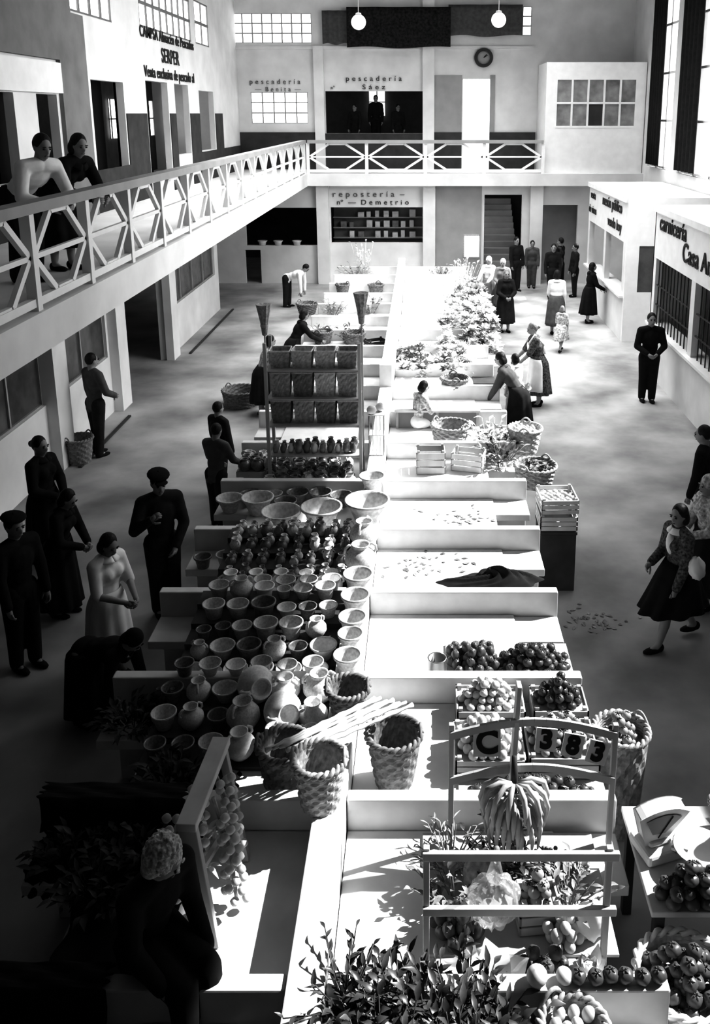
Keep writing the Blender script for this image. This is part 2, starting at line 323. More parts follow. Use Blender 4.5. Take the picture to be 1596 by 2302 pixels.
# ------------------------------------------------------------ shell
def panel(name,axis,pos,th,u0,u1,z0,z1,holes,m,label):
    us=sorted({u0,u1,*[max(u0,min(u1,q)) for h_ in holes for q in h_[:2]]}); zs=sorted({z0,z1,*[max(z0,min(z1,q)) for h_ in holes for q in h_[2:]]})
    mb=MB()
    for i in range(len(us)-1):
        for j in range(len(zs)-1):
            cu=(us[i]+us[i+1])/2; cz=(zs[j]+zs[j+1])/2
            if any(h_[0]<cu<h_[1] and h_[2]<cz<h_[3] for h_ in holes): continue
            if axis=='x': mb.box(us[i],us[i+1],pos,pos+th,zs[j],zs[j+1])
            else: mb.box(pos,pos+th,us[i],us[i+1],zs[j],zs[j+1])
    return struct(mb.build(name,m),label)
wn=[0]
def window(axis,pos,u0,u1,z0,z1,nu,nv,m=None,fm=None,b=.04):
    wn[0]+=1; mb=MB(); fr=MB()
    def bx(q,a,b_,c,d,p0,p1):
        if axis=='x': q.box(a,b_,p0,p1,c,d)
        else: q.box(p0,p1,a,b_,c,d)
    bx(mb,u0,u1,z0,z1,pos-.01,pos+.01)
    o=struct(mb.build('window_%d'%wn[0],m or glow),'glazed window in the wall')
    for i in range(nu+1):
        c=u0+(u1-u0)*i/nu; bx(fr,max(u0,c-b/2),min(u1,c+b/2),z0,z1,pos-.04,pos+.04)
    for j in range(nv+1):
        c=z0+(z1-z0)*j/nv; bx(fr,u0,u1,max(z0,c-b/2),min(z1,c+b/2),pos-.045,pos+.045)
    fr.build('window_frame',fm or midgrey,o); return o
struct(MB().box(-9,7.2,-2.2,34,-.1,0).build('floor',floorm),'grey concrete market hall floor with worn stains')
struct(MB().box(-9,7.2,-2.2,34,9.3,9.4).build('ceiling',ceilm),'ceiling high above the hall')
struct(MB().box(-9,7.2,-2.2,-2,0,9.3).build('wall_front',black),'dark wall behind the viewpoint')  # unseen wall coloured black to cut bounced light
struct(MB().box(-9,7.2,33.5,33.7,0,9.3).build('wall_back_outer',dgrey),'outer wall behind the rear stalls')  # dark colour stands for the shade inside the rear stalls
struct(MB().box(-9,-8.8,-2,33.5,0,9.3).build('wall_left_outer',dgrey),'outer wall behind the left stalls')  # coloured dark so the left openings read as shaded interiors
# right wall with tall windows
panel('wall_right','y',6.8,.3,-2,33.5,0,9.3,[(24.95,27.5,3.75,9.0),(20.3,24.2,3.75,9.0),(4.2,20.0,5.75,9.22)],white,'tall white right wall with high windows and an added sun opening')  # long near opening is unseen, shaped so sun reaches the centre stalls
for (a,b_) in ((24.95,27.5),(20.3,24.2)):
    wn[0]+=1; fr=MB()
    for i in range(4):
        c=a+(b_-a)*i/3; fr.box(6.86,6.94,c-.035,c+.035,3.75,9)
    for zz in (3.8,5.1,6.4,7.7,8.95): fr.box(6.86,6.94,a,b_,zz-.03,zz+.03)
    struct(fr.build('window_%d'%wn[0],trimw),'tall open window frame in the right wall')
for (a,b_,lb) in ((25.75,27.1,'tall dark curtain at the far right window'),(22.3,24.1,'tall dark curtain at the nearer right window')):
    c=MB(); c.grid(lambda u,v: V((6.68+.04*math.sin(u*34),a+(b_-a)*u,3.85+5.2*v)),60,4)
    o=c.build('curtain',cdark,None,True); so=o.modifiers.new('s','SOLIDIFY'); so.thickness=.01; tag(o,lb,'curtain')
# left: ground wall
gl=[(19.5,23.9,1.05,2.45),(16.2,19.0,0,2.6),(13.3,15.4,1.05,2.45),(10.6,12.7,1.05,2.45)]
panel('wall_left','y',-5.8,.15,9.5,24.3,0,3.12,gl,white,'white fronts of the ground floor stalls under the left balcony')
struct(MB().box(-5.8,-5.65,-2,9.5,0,3.12).build('wall_left_near',black),'unseen near end of the left ground floor wall, blackened to cut bounce')  # out of view, blackened so less light bounces to the near left
for a,b_,c,d in gl:
    if c>0: window('y',-5.74,a,b_,c,d,max(2,int((b_-a)/1.0)),1,dglass,midgrey)
mb=MB()
for y in (15.75,12.95,19.2): mb.box(-5.65,-5.48,y-.25,y+.25,0,3.12)
struct(mb.build('trim_1',white),'white pillars between the left stall windows')
struct(MB().box(-5.3,-5.25,19.5,24.2,0,.03).box(-5.3,-5.25,12.8,15.2,0,.03).build('trim_2',dgrey),'thin dark drain kerb along the left stalls')
# balcony
bl=MB(); bl.box(-8.8,-3.55,-2,33.5,3.12,3.5); bl.box(-3.55,6.8,27.8,33.5,3.12,3.5)
struct(bl.build('floor_balcony',white),'white concrete balcony slab round two sides of the hall')
struct(MB().box(-5.64,-3.6,-2,26,3.09,3.118).build('balcony_shade_board',dgrey),'unseen dark board added under the left balcony to cut bounce')  # added board, never in view, keeps bounced light low under the balcony
def railing(label,axis,fix,a0,step,n):
    root=thing('balcony_railing',label,'railing',(0,0,0))
    def pt(u,z,o=0): return (fix+o,u,z) if axis=='y' else (u,fix+o,z)
    e=a0+step*n; bw=.065 if axis=='y' else .07
    MB().beam(pt(a0,4.46),pt(e,4.46),.18,.1).build('handrail',midgrey,root)
    MB().beam(pt(a0,3.58),pt(e,3.58),.07,.08).build('bottom_rail',trimw,root)
    MB().beam(pt(a0,4.0),pt(e,4.0),.045,.05).build('middle_rail',trimw,root)
    for i in range(n+1):
        u=a0+step*i; MB().beam(pt(u,3.5),pt(u,4.42),.1,.1,(0,1,0) if axis=='x' else (1,0,0)).build('post',trimw,root)
        if i<n:
            m=MB(); u1=u+step; q=[(u+.04,4.0),(u+.36*step,4.39),(u+.64*step,4.39),(u1-.04,4.0),(u+.64*step,3.61),(u+.36*step,3.61)]
            for a,b_ in zip(range(6),(1,2,3,4,5,0)): m.beam(pt(*q[a]),pt(*q[b_]),.05,bw)
            m.build('lattice_panel',trimw,root)
    return root
railing('long white lattice railing of the left balcony with grey handrail','y',-3.64,2.6,1.396,18)
railing('short white lattice railing across the back balcony','x',27.9,-3.53,1.808,4)
# left upper wall
lu=[(7.5,13.5,4.3,5.6),(14.3,15.1,4.3,5.6),(16.7,18.5,4.2,5.9),(20.0,21.7,3.9,6.0),(22.3,23.6,4.3,6.0),(24.7,26.4,4.3,5.9),(15.9,18.1,7.0,8.5),(19.9,24.2,7.1,8.6),(24.7,26.2,7.1,8.2)]
panel('wall_left_upper','y',-6.15,.15,-2,30,3.5,9.3,lu,white,'white upper wall behind the left balcony with shop openings')
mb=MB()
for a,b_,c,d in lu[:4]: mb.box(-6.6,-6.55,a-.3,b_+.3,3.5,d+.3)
struct(mb.build('interior_shade_panels',black),'black panels standing for shade inside the left balcony openings')  # flat black panels put shade behind the shop openings
struct(MB().box(-6.0,-5.93,-2,15.85,6.15,9.3).box(-6.0,-5.93,15.85,16.4,6.15,6.95).box(-6.0,-5.93,15.2,16.4,3.5,6.15).build('trim_3',grey),'grey wall section above the balcony shops')  # near part of the wall coloured grey over the white
struct(MB().box(-6.0,-5.9,-2,15.15,5.62,6.1).build('trim_4',trimw),'white lintel above the near balcony shops')
mb=MB()
for a,b_ in ((-2,15.1),(16.4,18.55),(18.55,19.9),(21.75,22.25),(23.65,24.6),(24.6,30)): mb.box(-6.0,-5.975,a,b_,3.5,4.28)
for a,b_ in ((18.55,19.9),(21.75,22.25),(23.65,24.6),(26.5,27.4)): mb.box(-6.0,-5.975,a,b_,4.28,5.3)
struct(mb.build('trim_5',dgrey),'dark painted dado on the upper left wall')
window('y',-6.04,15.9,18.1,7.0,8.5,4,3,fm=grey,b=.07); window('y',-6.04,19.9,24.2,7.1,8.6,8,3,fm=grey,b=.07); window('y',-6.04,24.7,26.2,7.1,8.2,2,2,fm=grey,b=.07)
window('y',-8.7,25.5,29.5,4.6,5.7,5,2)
# back wall ground
G0=28.2
def hz(Yp,x0,x1,y0,y1): 
    a=atY(x0,(y0+y1)/2,Yp)[0]; b_=atY(x1,(y0+y1)/2,Yp)[0]; return (a,b_,atY(950,y1,Yp)[1],atY(950,y0,Yp)[1])
h1=hz(G0,552,715,467,552); h2=hz(G0,744,950,466,546); h3=hz(G0,1088,1172,438,600); h3=(h3[0],h3[1],0,h3[3]); h5=(3.75,4.9,0,2.5)
h4=hz(G0,552,587,562,632); h4=(h4[0],h4[1],0,h4[3])
panel('wall_back','x',G0,.15,-8.8,6.8,0,3.12,[h1,h2,h3,h4,h5],white,'white back wall of the ground floor with shop openings')
struct(MB().box(3.7,5.0,G0+.6,G0+.65,0,2.7).build('passage_fill_panel',midgrey),'grey panel added behind the right passage to lift its darkness')  # panel added so the doorway does not go black
struct(MB().box(atY(980,500,G0)[0],atY(1082,500,G0)[0],G0-.03,G0,.05,3.1).build('trim_6',midgrey),'grey wall panel left of the stairs')
mb=MB()
for x0,x1 in ((715,742),(951,978),(1188,1216)):
    a,_=atY(x0,550,G0); b_,_=atY(x1,550,G0); mb.box(a,b_,G0-.2,G0-.001,0,3.12)
struct(mb.build('trim_7',white),'white pillars of the back stalls')
mb=MB()
for i in range(13): mb.box(h3[0]-.02,h3[1]+.02,G0+.3+.3*i,G0+.6+.3*i,0,.18*(i+1))
struct(mb.build('stair_flight',midgrey),'staircase rising away through the back doorway')
sh=thing('display_shelf','shelving with packets inside the sweet shop opening','shelf',(0,G0+.9,0))
MB().box(h2[0],h2[1],.1,.14,0,h2[3]).build('back_panel',grey,sh)
for i in range(3): MB().box(h2[0],h2[1],-.2,.1,h2[2]+.05+.33*i,h2[2]+.08+.33*i).build('shelf_board',midgrey,sh)
rn=random.Random(3)
for i in range(3):
    for j in range(9):
        if rn.random()<.3: continue
        w=rn.uniform(.12,.2); xx=h2[0]+.25+j*(h2[1]-h2[0]-.4)/9; zb=h2[2]+.08+.33*i
        o=MB().box(xx,xx+w,G0+.72,G0+.95,zb,zb+rn.uniform(.15,.24)).box(xx+w*.2,xx+w*.8,G0+.7,G0+.72,zb+.04,zb+.1).build('packet',rn.choice([paper,cmid,enamel,paper]))
        tag(o,'pale packet on the sweet shop shelf','packet','packets on the sweet shop shelves')
for i,xx in enumerate((h1[0]+.5,h1[0]+1.0,h1[0]+1.6)):
    o=MB().lathe([(0,0),(.1,0),(.12,.1),(.16,.14),(.15,.15),(.1,.1),(0,.05)],n=16).build('serving_dish',enamel,None,True,(xx,G0+.08,h1[2])); tag(o,'white dish on the counter of the dark back stall, %s from left'%ORD[i],'dish')
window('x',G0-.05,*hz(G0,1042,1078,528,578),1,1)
# back wall upper
U0=30.0
k1=hz(U0,522,700,30,97); k2=hz(U0,565,692,207,277); k3=hz(U0,732,950,205,300); k4=hz(U0,1040,1100,178,378); k5=hz(U0,1175,1195,15,80)
k4=(k4[0],k4[1],3.5,k4[3])
panel('wall_back_upper','x',U0,.15,-8.8,6.8,3.5,9.3,[k1,k2,k3,k4,k5],white,'white upper back wall with clock and shop signs')
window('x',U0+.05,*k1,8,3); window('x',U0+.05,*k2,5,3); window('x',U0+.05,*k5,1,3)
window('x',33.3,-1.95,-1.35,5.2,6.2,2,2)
struct(MB().box(k4[0],k4[1],U0+.03,U0+.07,3.5,k4[3]).build('door_1',glow),'tall white door on the back balcony, made to glow as if lit')  # white door given emission to look lit
struct(MB().box(*[atY(q,240,U0)[0] for q in (976,1038)],U0-.03,U0,3.5,6.5).box(*[atY(q,240,U0)[0] for q in (1101,1112)],U0-.03,U0,3.5,6.5).build('trim_8',midgrey),'grey panel around the bright upper doorway')
struct(MB().box(*[atY(q,240,U0)[0] for q in (950,976)],U0-.15,U0,3.5,9.3).box(*[atY(q,240,U0)[0] for q in (708,730)],U0-.15,U0,3.5,7.4).build('trim_9',white),'white pilasters on the upper back wall')
struct(MB().box(-6,3.6,U0-.05,U0,7.3,7.4).build('trim_10',white),'ledge moulding across the upper back wall')
struct(MB().box(-6,-3.5,U0-.06,U0-.031,3.5,4.7).box(-3.2,0,U0-.06,U0-.031,3.5,4.66).box(.35,1.28,U0-.06,U0-.031,3.5,4.7).box(2.2,3.7,U0-.06,U0-.031,3.5,4.7).build('trim_13',dgrey),'dark dado and counter fronts behind the back railing')
struct(MB().box(-3.3,0.1,30.3,33,3.5,4.0).build('trim_11',dgrey),'raised floor inside the upper fish stall')
o=MB().box(-2.0,-1.2,31.1,31.7,4.0,4.2).box(-1.9,-1.3,31.05,31.1,4.05,4.15).build('step_box',grey); tag(o,'grey step under the dark figure in the fish stall','step')
def upb(x,y): return atY(x,y,U0)
b_=thing('office_booth','white glazed booth at the right end of the back balcony','booth',(0,28.0,0))
MB().box(3.75,6.78,0,1.98,3.5,4.9).box(3.75,6.78,0,.08,6.32,6.72).box(3.75,4.06,0,.08,4.9,6.32).box(6.5,6.78,0,.08,4.9,6.32).box(3.75,3.83,.08,1.98,4.9,6.72).box(3.75,6.78,0,1.98,6.72,6.8).build('booth_wall',trimw,b_)
pn=MB().box(4.06,6.5,.035,.05,4.9,6.32).build('window_pane',mat('booth_glass',.3,.2,.35,3),b_)
m=MB()
for i in range(6): m.box(4.06+.488*i-.03,4.06+.488*i+.03,-.01,.06,4.9,6.32)
for z in (4.9,5.61,6.32): m.box(4.06,6.5,-.012,.06,z-.03,z+.03)
m.build('window_frame',trimw,b_)
MB().box(5.07,5.5,.02,.033,4.95,5.56).build('dark_pane',dgrey,pn)
# banner cloths
def cloth(x0,x1,y0,y1,m,lb,off):
    a=upb(x0,y0); c=upb(x1,y1)
    g=MB(); g.grid(lambda u,v: V((a[0]+(c[0]-a[0])*u,U0-.2-off+.03*math.sin(u*17),c[1]+(a[1]-c[1])*v+.03*math.sin(u*9)*(1-v))),40,6)
    o=g.build('hanging_cloth',m,None,True); so=o.modifiers.new('s','SOLIDIFY'); so.thickness=.01; tag(o,lb,'banner')
cloth(725,785,25,100,cgrey,'grey hanging cloth at left end of the banner above the back wall',0)
cloth(780,1012,18,108,plaid,'large dark plaid cloth in the middle of the banner',.08)
cloth(1008,1172,12,82,cgrey,'plain grey hanging cloth at right end of the banner',0)
cx,cz=upb(1087,130); ck=thing('wall_clock','round wall clock with dark rim on the upper back wall','clock',(cx,U0-.01,cz))
def disc(r0,r1,y0,y1,n=32):
    m=MB(); vs=[];fs=[]
    for (r,y) in ((r0,y1),(r1,y1),(r1,y0),(r0,y0)):
        for k in range(n): t=2*PI*k/n; vs.append((r*math.cos(t),y,r*math.sin(t)))
    for j in range(3):
        for k in range(n): fs.append((j*n+k,j*n+(k+1)%n,(j+1)*n+(k+1)%n,(j+1)*n+k))
    return m.add(vs,fs)
disc(.2,.3,-.1,0).build('rim',dgrey,ck); fc=disc(.0,.21,-.04,0).build('face',midgrey,ck)
MB().beam((0,-.05,0),(.09,-.05,.1),.02,.02).build('hour_hand',black,fc); MB().beam((0,-.055,0),(.13,-.055,.08),.014,.014).build('minute_hand',black,fc)
for (px,py,Yd,lb) in ((806,50,24,'left'),(1121,45,24,'right')):
    gx,gz=atY(px,py,Yd); g=thing('globe_lamp','white %s globe lamp hanging on a rod before the banner'%lb,'lamp',(gx,Yd,gz))
    MB().ell((0,0,0),.19,None,20,14).build('globe',globe,g,True); MB().tube([(0,0,.18),(0,0,9.28-gz)],.012,8).build('rod',midgrey,g); MB().lathe([(0,.24),(.07,.22),(.08,.17),(0,.16)],n=16).build('gallery',midgrey,g,True)
# lettering
def tmesh(body,size,ext,off):
    cu=bpy.data.curves.new('t','FONT'); cu.body=body; cu.size=size; cu.extrude=ext; cu.align_x='CENTER'; cu.align_y='CENTER'; cu.space_character=1.05; cu.offset=off
    o=bpy.data.objects.new('t',cu); col.objects.link(o); dg=bpy.context.evaluated_depsgraph_get()
    me=bpy.data.meshes.new_from_object(o.evaluated_get(dg)); bpy.data.objects.remove(o); me.materials.clear(); return me
def text(body,loc,rot,size,m,label,sx=1,ext=.006,maxw=None,off=.002):
    me=tmesh(body,size,ext,off); me.materials.append(m)
    q=bpy.data.objects.new('sign_lettering',me); col.objects.link(q); q.location=loc; q.rotation_euler=[R(a) for a in rot]
    w=max(v.co.x for v in me.vertices)-min(v.co.x for v in me.vertices)
    if maxw: sx=min(sx,maxw/w)
    q.scale=(sx,1,1)
    return tag(q,label,'sign')
BK=(90,0,0); LF=(90,0,90); RT=(90,0,-90)
def bt(s,x,y,Yp,size,m,lb,sx=1): a=atY(x,y,Yp); text(s,(a[0],Yp-.012,a[1]),BK,size,m,lb,sx,off=0)
bt('p e s c a d e r í a',840,177,U0-.03,.23,letter,'grey lettering pescadería above the dark upper fish stall',1.1)
bt('S á e z',840,196,U0-.03,.21,letter,'lettering Sáez beneath the right pescadería sign',1.3)
bt('nº',748,197,U0-.03,.15,letter,'small number mark left of the right pescadería sign')
bt('p e s c a d e r í a',618,184,U0-.02,.23,letg,'fainter lettering pescadería above the bright upper window')
bt('—  B e n i t a  —',625,201,U0-.02,.2,letg,'lettering Benita beneath the fainter pescadería sign')
bt('r e p o s t e r í a  –',828,437,G0-.02,.25,letg,'grey lettering repostería under the back balcony',1.1)
bt('nº  —  D e m e t r i o',838,455,G0-.02,.22,letter,'lettering Demetrio beneath the repostería sign',1.1)
for s,yy,sz,lb in (('CAMPSA Almacén de Pescados',7.0,.34,'dark lettering CAMPSA, top line on the left balcony wall'),('SERPER',6.58,.46,'dark lettering SERPER, middle line on the left balcony wall'),('Venta exclusiva de pescado al',6.18,.34,'dark lettering Venta exclusiva, bottom line on the left balcony wall')):
    text(s,(-5.985,22.1,yy),LF,sz,letter,lb,maxw=4.8,off=.003)
# ------------------------------------------------------------ right booths
def booth(label,y0,y1,zr,band,grille):
    r=thing('shop_booth',label,'booth',(4.75,y0,0)); L=y1-y0
    MB().box(-.06,2.03,0,L,zr-.12,zr).build('roof',trimw,r)
    MB().box(0,.1,0,L,band,zr-.12).build('fascia',trimw,r)
    MB().box(0,.12,0,L,0,1.05).build('counter_front',white,r); MB().box(-.1,.35,0,L,1.05,1.1).build('counter_top',trimw,r)
    n=max(2,int(L/2.6))
    for i in range(n+1): q=min(max(L*i/n,.12),L-.12); MB().box(.0,.14,q-.12,q+.12,1.1,band).build('pillar',white,r)
    MB().box(1.2,1.25,.1,L-.1,1.1,band).build('back_panel',dgrey,r)
    if grille:
        for i in range(n):
            m=MB(); a=L*i/n+.15; e=L*(i+1)/n-.15
            for j in range(int((e-a)/.22)): m.box(.04,.06,a+.22*j+.1,a+.22*j+.12,1.1,band)
            for z in (1.5,1.9): m.box(.035,.065,a,e,z-.012,z+.012)
            m.build('grille',dgrey,r)
    return r
b1=booth('far right white booth with glazed end wall and painted signs',20.7,25.5,3.42,2.35,False)
MB().box(0,2.03,-.1,0,0,1.2).box(0,2.03,-.1,0,2.3,3.42).box(0,.3,-.1,0,1.2,2.3).box(1.0,2.03,-.1,0,1.2,2.3).build('end_wall',trimw,b1)
MB().box(.3,1.0,-.06,-.03,1.2,2.3).build('end_window',dglass,b1)
b2=booth('near right butcher booth with lettered band and barred opening',-1.5,18.15,3.5,2.45,True)
MB().box(0,2.03,19.6,19.65,0,3.38).build('end_wall',trimw,b2)
text('carnicería',(4.735,16.85,3.19),RT,.44,letter,'dark lettering carnicería on the near right booth',maxw=2.35,off=.006)
text('Casa Antonio',(4.735,14.7,2.84),RT,.48,letter,'dark lettering Casa Antonio on the near right booth',maxw=3.3,off=.006)
text('salchichería',(4.735,12.4,3.2),RT,.42,letter,'dark lettering salchichería further right on the butcher booth',off=.006)
text('venta',(4.735,24.9,3.1),RT,.3,letter,'small lettering venta on the far right booth'); text('de vinos',(4.735,24.9,2.7),RT,.3,letter,'small lettering de vinos on the far right booth')
text('mesón público',(4.735,22.4,3.1),RT,.38,letter,'lettering mesón público on the far right booth'); text('vendo hoy',(4.735,22.0,2.65),RT,.36,letter,'lettering vendo hoy beneath mesón público')
# ------------------------------------------------------------ masonry stalls
Y0=2.3; ST=1.3; NS=18; TOP=.72; SPX0,SPX1=-.7,-.5
def stall_proto(sg):
    r=thing('market_stall','x','stall')
    def b(m,x0,x1,*q): return m.box(min(sg*x0,sg*x1),max(sg*x0,sg*x1),*q)
    b(MB(),.005,1.77,0,.1,0,.95).build('partition_wall',white2,r,bev=.012)
    b(MB(),.005,1.36,.1,1.295,.64,.72).build('counter_top',white2,r,bev=.01)
    b(MB(),1.2,1.3,.1,1.295,0,.64).build('base_wall',white2,r)
    b(MB(),1.36,1.77,.88,1.295,.62,.7).build('ledge',white2,r,bev=.008)
    return r
pr,pl=stall_proto(1),stall_proto(-1)
cr=['near end','fruit frame','banana','tomato and pepper','bare white','dark cloth','leaf scrap','crate','seated girl']
cl=['dark near end','garlic','wicker basket','clay pot','jug','bowl','small dark jar','broom rack','dark basket']
for i in range(NS):
    for sd,(p,x,lst) in enumerate(((pr,SPX1,cr),(pl,SPX0,cl))):
        nm=lst[i] if i<len(lst) else 'far'
        c=copy_tree(p,None,'white masonry %s stall, %s along the %s of the spine'%(nm,ORD[i],('right','left')[sd])); c.location=(x,Y0+ST*i,0); c['group']='masonry market stalls'
kill(pr); kill(pl)
YE=Y0+ST*NS
struct(MB().box(SPX0,SPX1,Y0,14,0,.98).box(SPX0,SPX1,14,YE+.1,0,1.2).build('wall_divider',white2,bev=.012),'white spine wall dividing the two rows of stalls')
struct(MB().box(SPX0,SPX1,13.85,13.99,.98,1.35).build('trim_14',white2),'small end post on the spine wall')
struct(MB().box(-2.47,SPX0,YE,YE+.1,0,.95).box(SPX1,1.27,YE,YE+.1,0,.95).build('wall_stall_end',white2),'end wall of the stall rows')
def board(label,x0,x1,y0,y1,z=TOP):
    o=thing('display_board',label,'board',((x0+x1)/2,(y0+y1)/2,z)); a,b=(x1-x0)/2,(y1-y0)/2
    for i in range(3): MB().box(-a,a,-b+2*b*i/3+.005,-b+2*b*(i+1)/3-.005,0,.02).build('plank',wood,o,bev=.003)
    return o
board('plank board carrying tomatoes and peppers beyond the pale fruit',.2,1.27,6.32,7.0); board('plank board under the crates of apples and tomatoes',.25,1.27,5.02,6.18)
board('plank board in the front of the fruit frame',.0,1.1,3.98,4.86)
for i in range(5):
    o=thing('produce_box','dark wooden box holding up the long cabbage heap, %s from the crates'%ORD[i],'box',(1.08,13.2+ST*2*i-.65 if i else 13.1,0))
    MB().box(-.17,.18,-.25,.25,0,.7).build('box_side',dwood,o); MB().box(-.19,.2,-.27,.27,.7,.72).build('lid',dwood,o)
# tiered boards for pots and jugs
SZ=lambda j:TOP+.05*(j+1)
for kk,lb in ((3,'stepped wooden staging under the crowded clay pots'),(4,'stepped wooden staging under the rows of jugs')):
    o=thing('stepped_staging',lb,'staging',(-1.38,Y0+ST*kk+.1,TOP))
    for j in range(5): MB().box(-.67,.67,.239*j+.002,.239*(j+1)-.002,0,.05*(j+1)).build('step',dwood,o)
o=thing('stepped_staging','low wooden staging under the big round jars','staging',(-1.38,5.44,TOP))
for j in range(3): MB().box(-.67,.67,.248*j+.002,.248*(j+1)-.002,0,.03+.05*j).build('step',dwood,o)
# made-up black sheets that put shade onto the left stall ends
def shade_drape(label,x0,x1,y0,y1,z,fall):
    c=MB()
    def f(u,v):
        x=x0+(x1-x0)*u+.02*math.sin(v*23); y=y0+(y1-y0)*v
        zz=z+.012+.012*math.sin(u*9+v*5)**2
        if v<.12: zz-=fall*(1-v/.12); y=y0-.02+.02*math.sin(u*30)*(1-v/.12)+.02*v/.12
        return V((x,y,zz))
    c.grid(f,40,24); o=c.build('shade_sheet',cblack,None,True); so=o.modifiers.new('s','SOLIDIFY'); so.thickness=.006; so.offset=1; tag(o,label,'cloth')
shade_drape('added black sheet in place of shade over the near left partition and counter end',-2.5,-1.62,3.57,3.74,.953,.22); shade_drape('added black sheet in place of shade on the garlic stall counter',-2.05,-1.42,3.72,4.88,.722,.0)
shade_drape('added black sheet in place of shade over the partition behind the garlic stall',-2.5,-1.55,4.87,5.03,.953,.22); shade_drape('added black sheet in place of shade on the end of the basket stall counter',-2.05,-1.3,5.02,5.42,.722,.0); shade_drape('added black sheet in place of shade on the ledge beside the garlic stall',-2.47,-2.07,4.5,4.88,.702,.1); shade_drape('added black sheet in place of shade over the near end counter in the left corner',-2.05,-.95,2.45,3.55,.722,.0)
# ------------------------------------------------------------ pottery
def lathe_obj(name,prof,m,n=28): return MB().lathe(prof,n=n).build(name,m,None,True)
bowlP=[(0,0),(.5,0),(.54,.06),(.74,.6),(.93,1.05),(1.05,1.08),(1.06,1.19),(.97,1.2),(.9,1.05),(.69,.55),(.46,.1),(0,.07)]
potP=[(0,0),(.62,0),(.66,.1),(.84,1.0),(.88,1.15),(1.0,1.17),(1.03,1.36),(.92,1.37),(.86,1.2),(.62,.15),(0,.12)]
jarP=[(0,0),(.9,0),(1.3,.45),(1.72,1.2),(1.66,1.9),(1.2,2.5),(.84,2.75),(.86,3.0),(1.02,3.2),(.92,3.22),(.72,2.9),(.74,2.6),(0,2.3)]
jugP=[(0,0),(.8,0),(.95,.2),(1.5,1.2),(1.58,1.9),(1.1,2.8),(.72,3.1),(.78,3.5),(1.0,3.75),(.86,3.75),(.6,3.2),(0,3.0)]
proto={}
proto['bowl']=lathe_obj('clay_bowl',bowlP,clay); proto['wbowl']=lathe_obj('clay_bowl',bowlP,clay3); proto['dbowl']=lathe_obj('clay_bowl',bowlP,clay2); proto['pot']=lathe_obj('flower_pot',potP,clay); proto['wpot']=lathe_obj('flower_pot',potP,clay3); proto['dpot']=lathe_obj('flower_pot',potP,clay2)
def handled(name,prof,m,hs):
    r=thing(name,'x','jar'); MB().lathe(prof,n=28).build('body',m,r,True)
    for sg in hs: MB().tube([(sg*a,0,z) for a,z in ((.8,3.0),(1.25,3.15),(1.65,2.8),(1.7,2.3),(1.4,2.1))],[.14,.16,.17,.16,.14],8).build('handle',m,r,True)
    return r
proto['jar']=handled('clay_jar',jarP,clay,(-1,1)); proto['wjar']=handled('clay_jar',jarP,clay3,(-1,1)); proto['djar']=handled('clay_jar',jarP,clay2,(-1,1)); proto['jug']=handled('clay_jug',jugP,clay,(-1,1)); proto['wjug']=handled('clay_jug',jugP,clay3,(-1,1)); proto['djug']=handled('clay_jug',jugP,clay2,(1,))
HT={'bowl':1.2,'pot':1.37,'jar':3.22,'jug':3.75}; RB={'bowl':1.06,'pot':1.03,'jar':1.75,'jug':1.65}
def kindof(k): return k[1:] if k[0] in 'dw' and k[1:] in HT else k
items=[]
def pot(x,y,w,k,label,group=None,base=TOP,spine=False):
    z=base+.22
    for _ in range(5):
        r=w/2/ppm(y,z)*.95; z=base+r*HT[kindof(k)]
    X,Y=at(x,y,z)
    if spine: X=-.6
    items.append([X,Y,r,k,label,group,base,1 if spine else 0,0])
def fix(X,Y,r,k,label,group=None,base=TOP,tip=0): items.append([X,Y,r,k,label,group,base,2,tip])
for i,(x,y,w,k) in enumerate([(466,1160,64,'bowl'),(548,1150,76,'bowl'),(632,1147,90,'bowl'),(722,1137,94,'bowl')]): pot(x,y,w,k,'wide clay bowl in the bowl row, %s from left'%ORD[i])
pot(820,1122,102,'bowl','largest clay bowl on the spine wall at right of the bowl row',None,.98,True)
for i,(x,y) in enumerate([(560,1116),(612,1112),(655,1106),(700,1102),(745,1108)]): pot(x,y,52,'dbowl','dark glazed bowl behind the bowl row, %s from left'%ORD[i])
for i,(x,y) in enumerate([(580,1100),(630,1096),(680,1092),(725,1092),(765,1096)]): pot(x,y,40,'bowl','small clay bowl at the back of the bowl stall, %s from left'%ORD[i])
for i,(x,y,w,k) in enumerate([(803,1170,40,'jar'),(800,1222,44,'jar'),(798,1288,70,'pot'),(790,1335,68,'pot'),(785,1388,66,'pot'),(780,1418,60,'pot'),(773,1470,66,'pot')]):
    pot(x,y,w,k,'pale clay %s standing on the spine wall, %s from the big bowl'%('jar' if k=='jar' else 'pot',ORD[i]),None,.98,True)
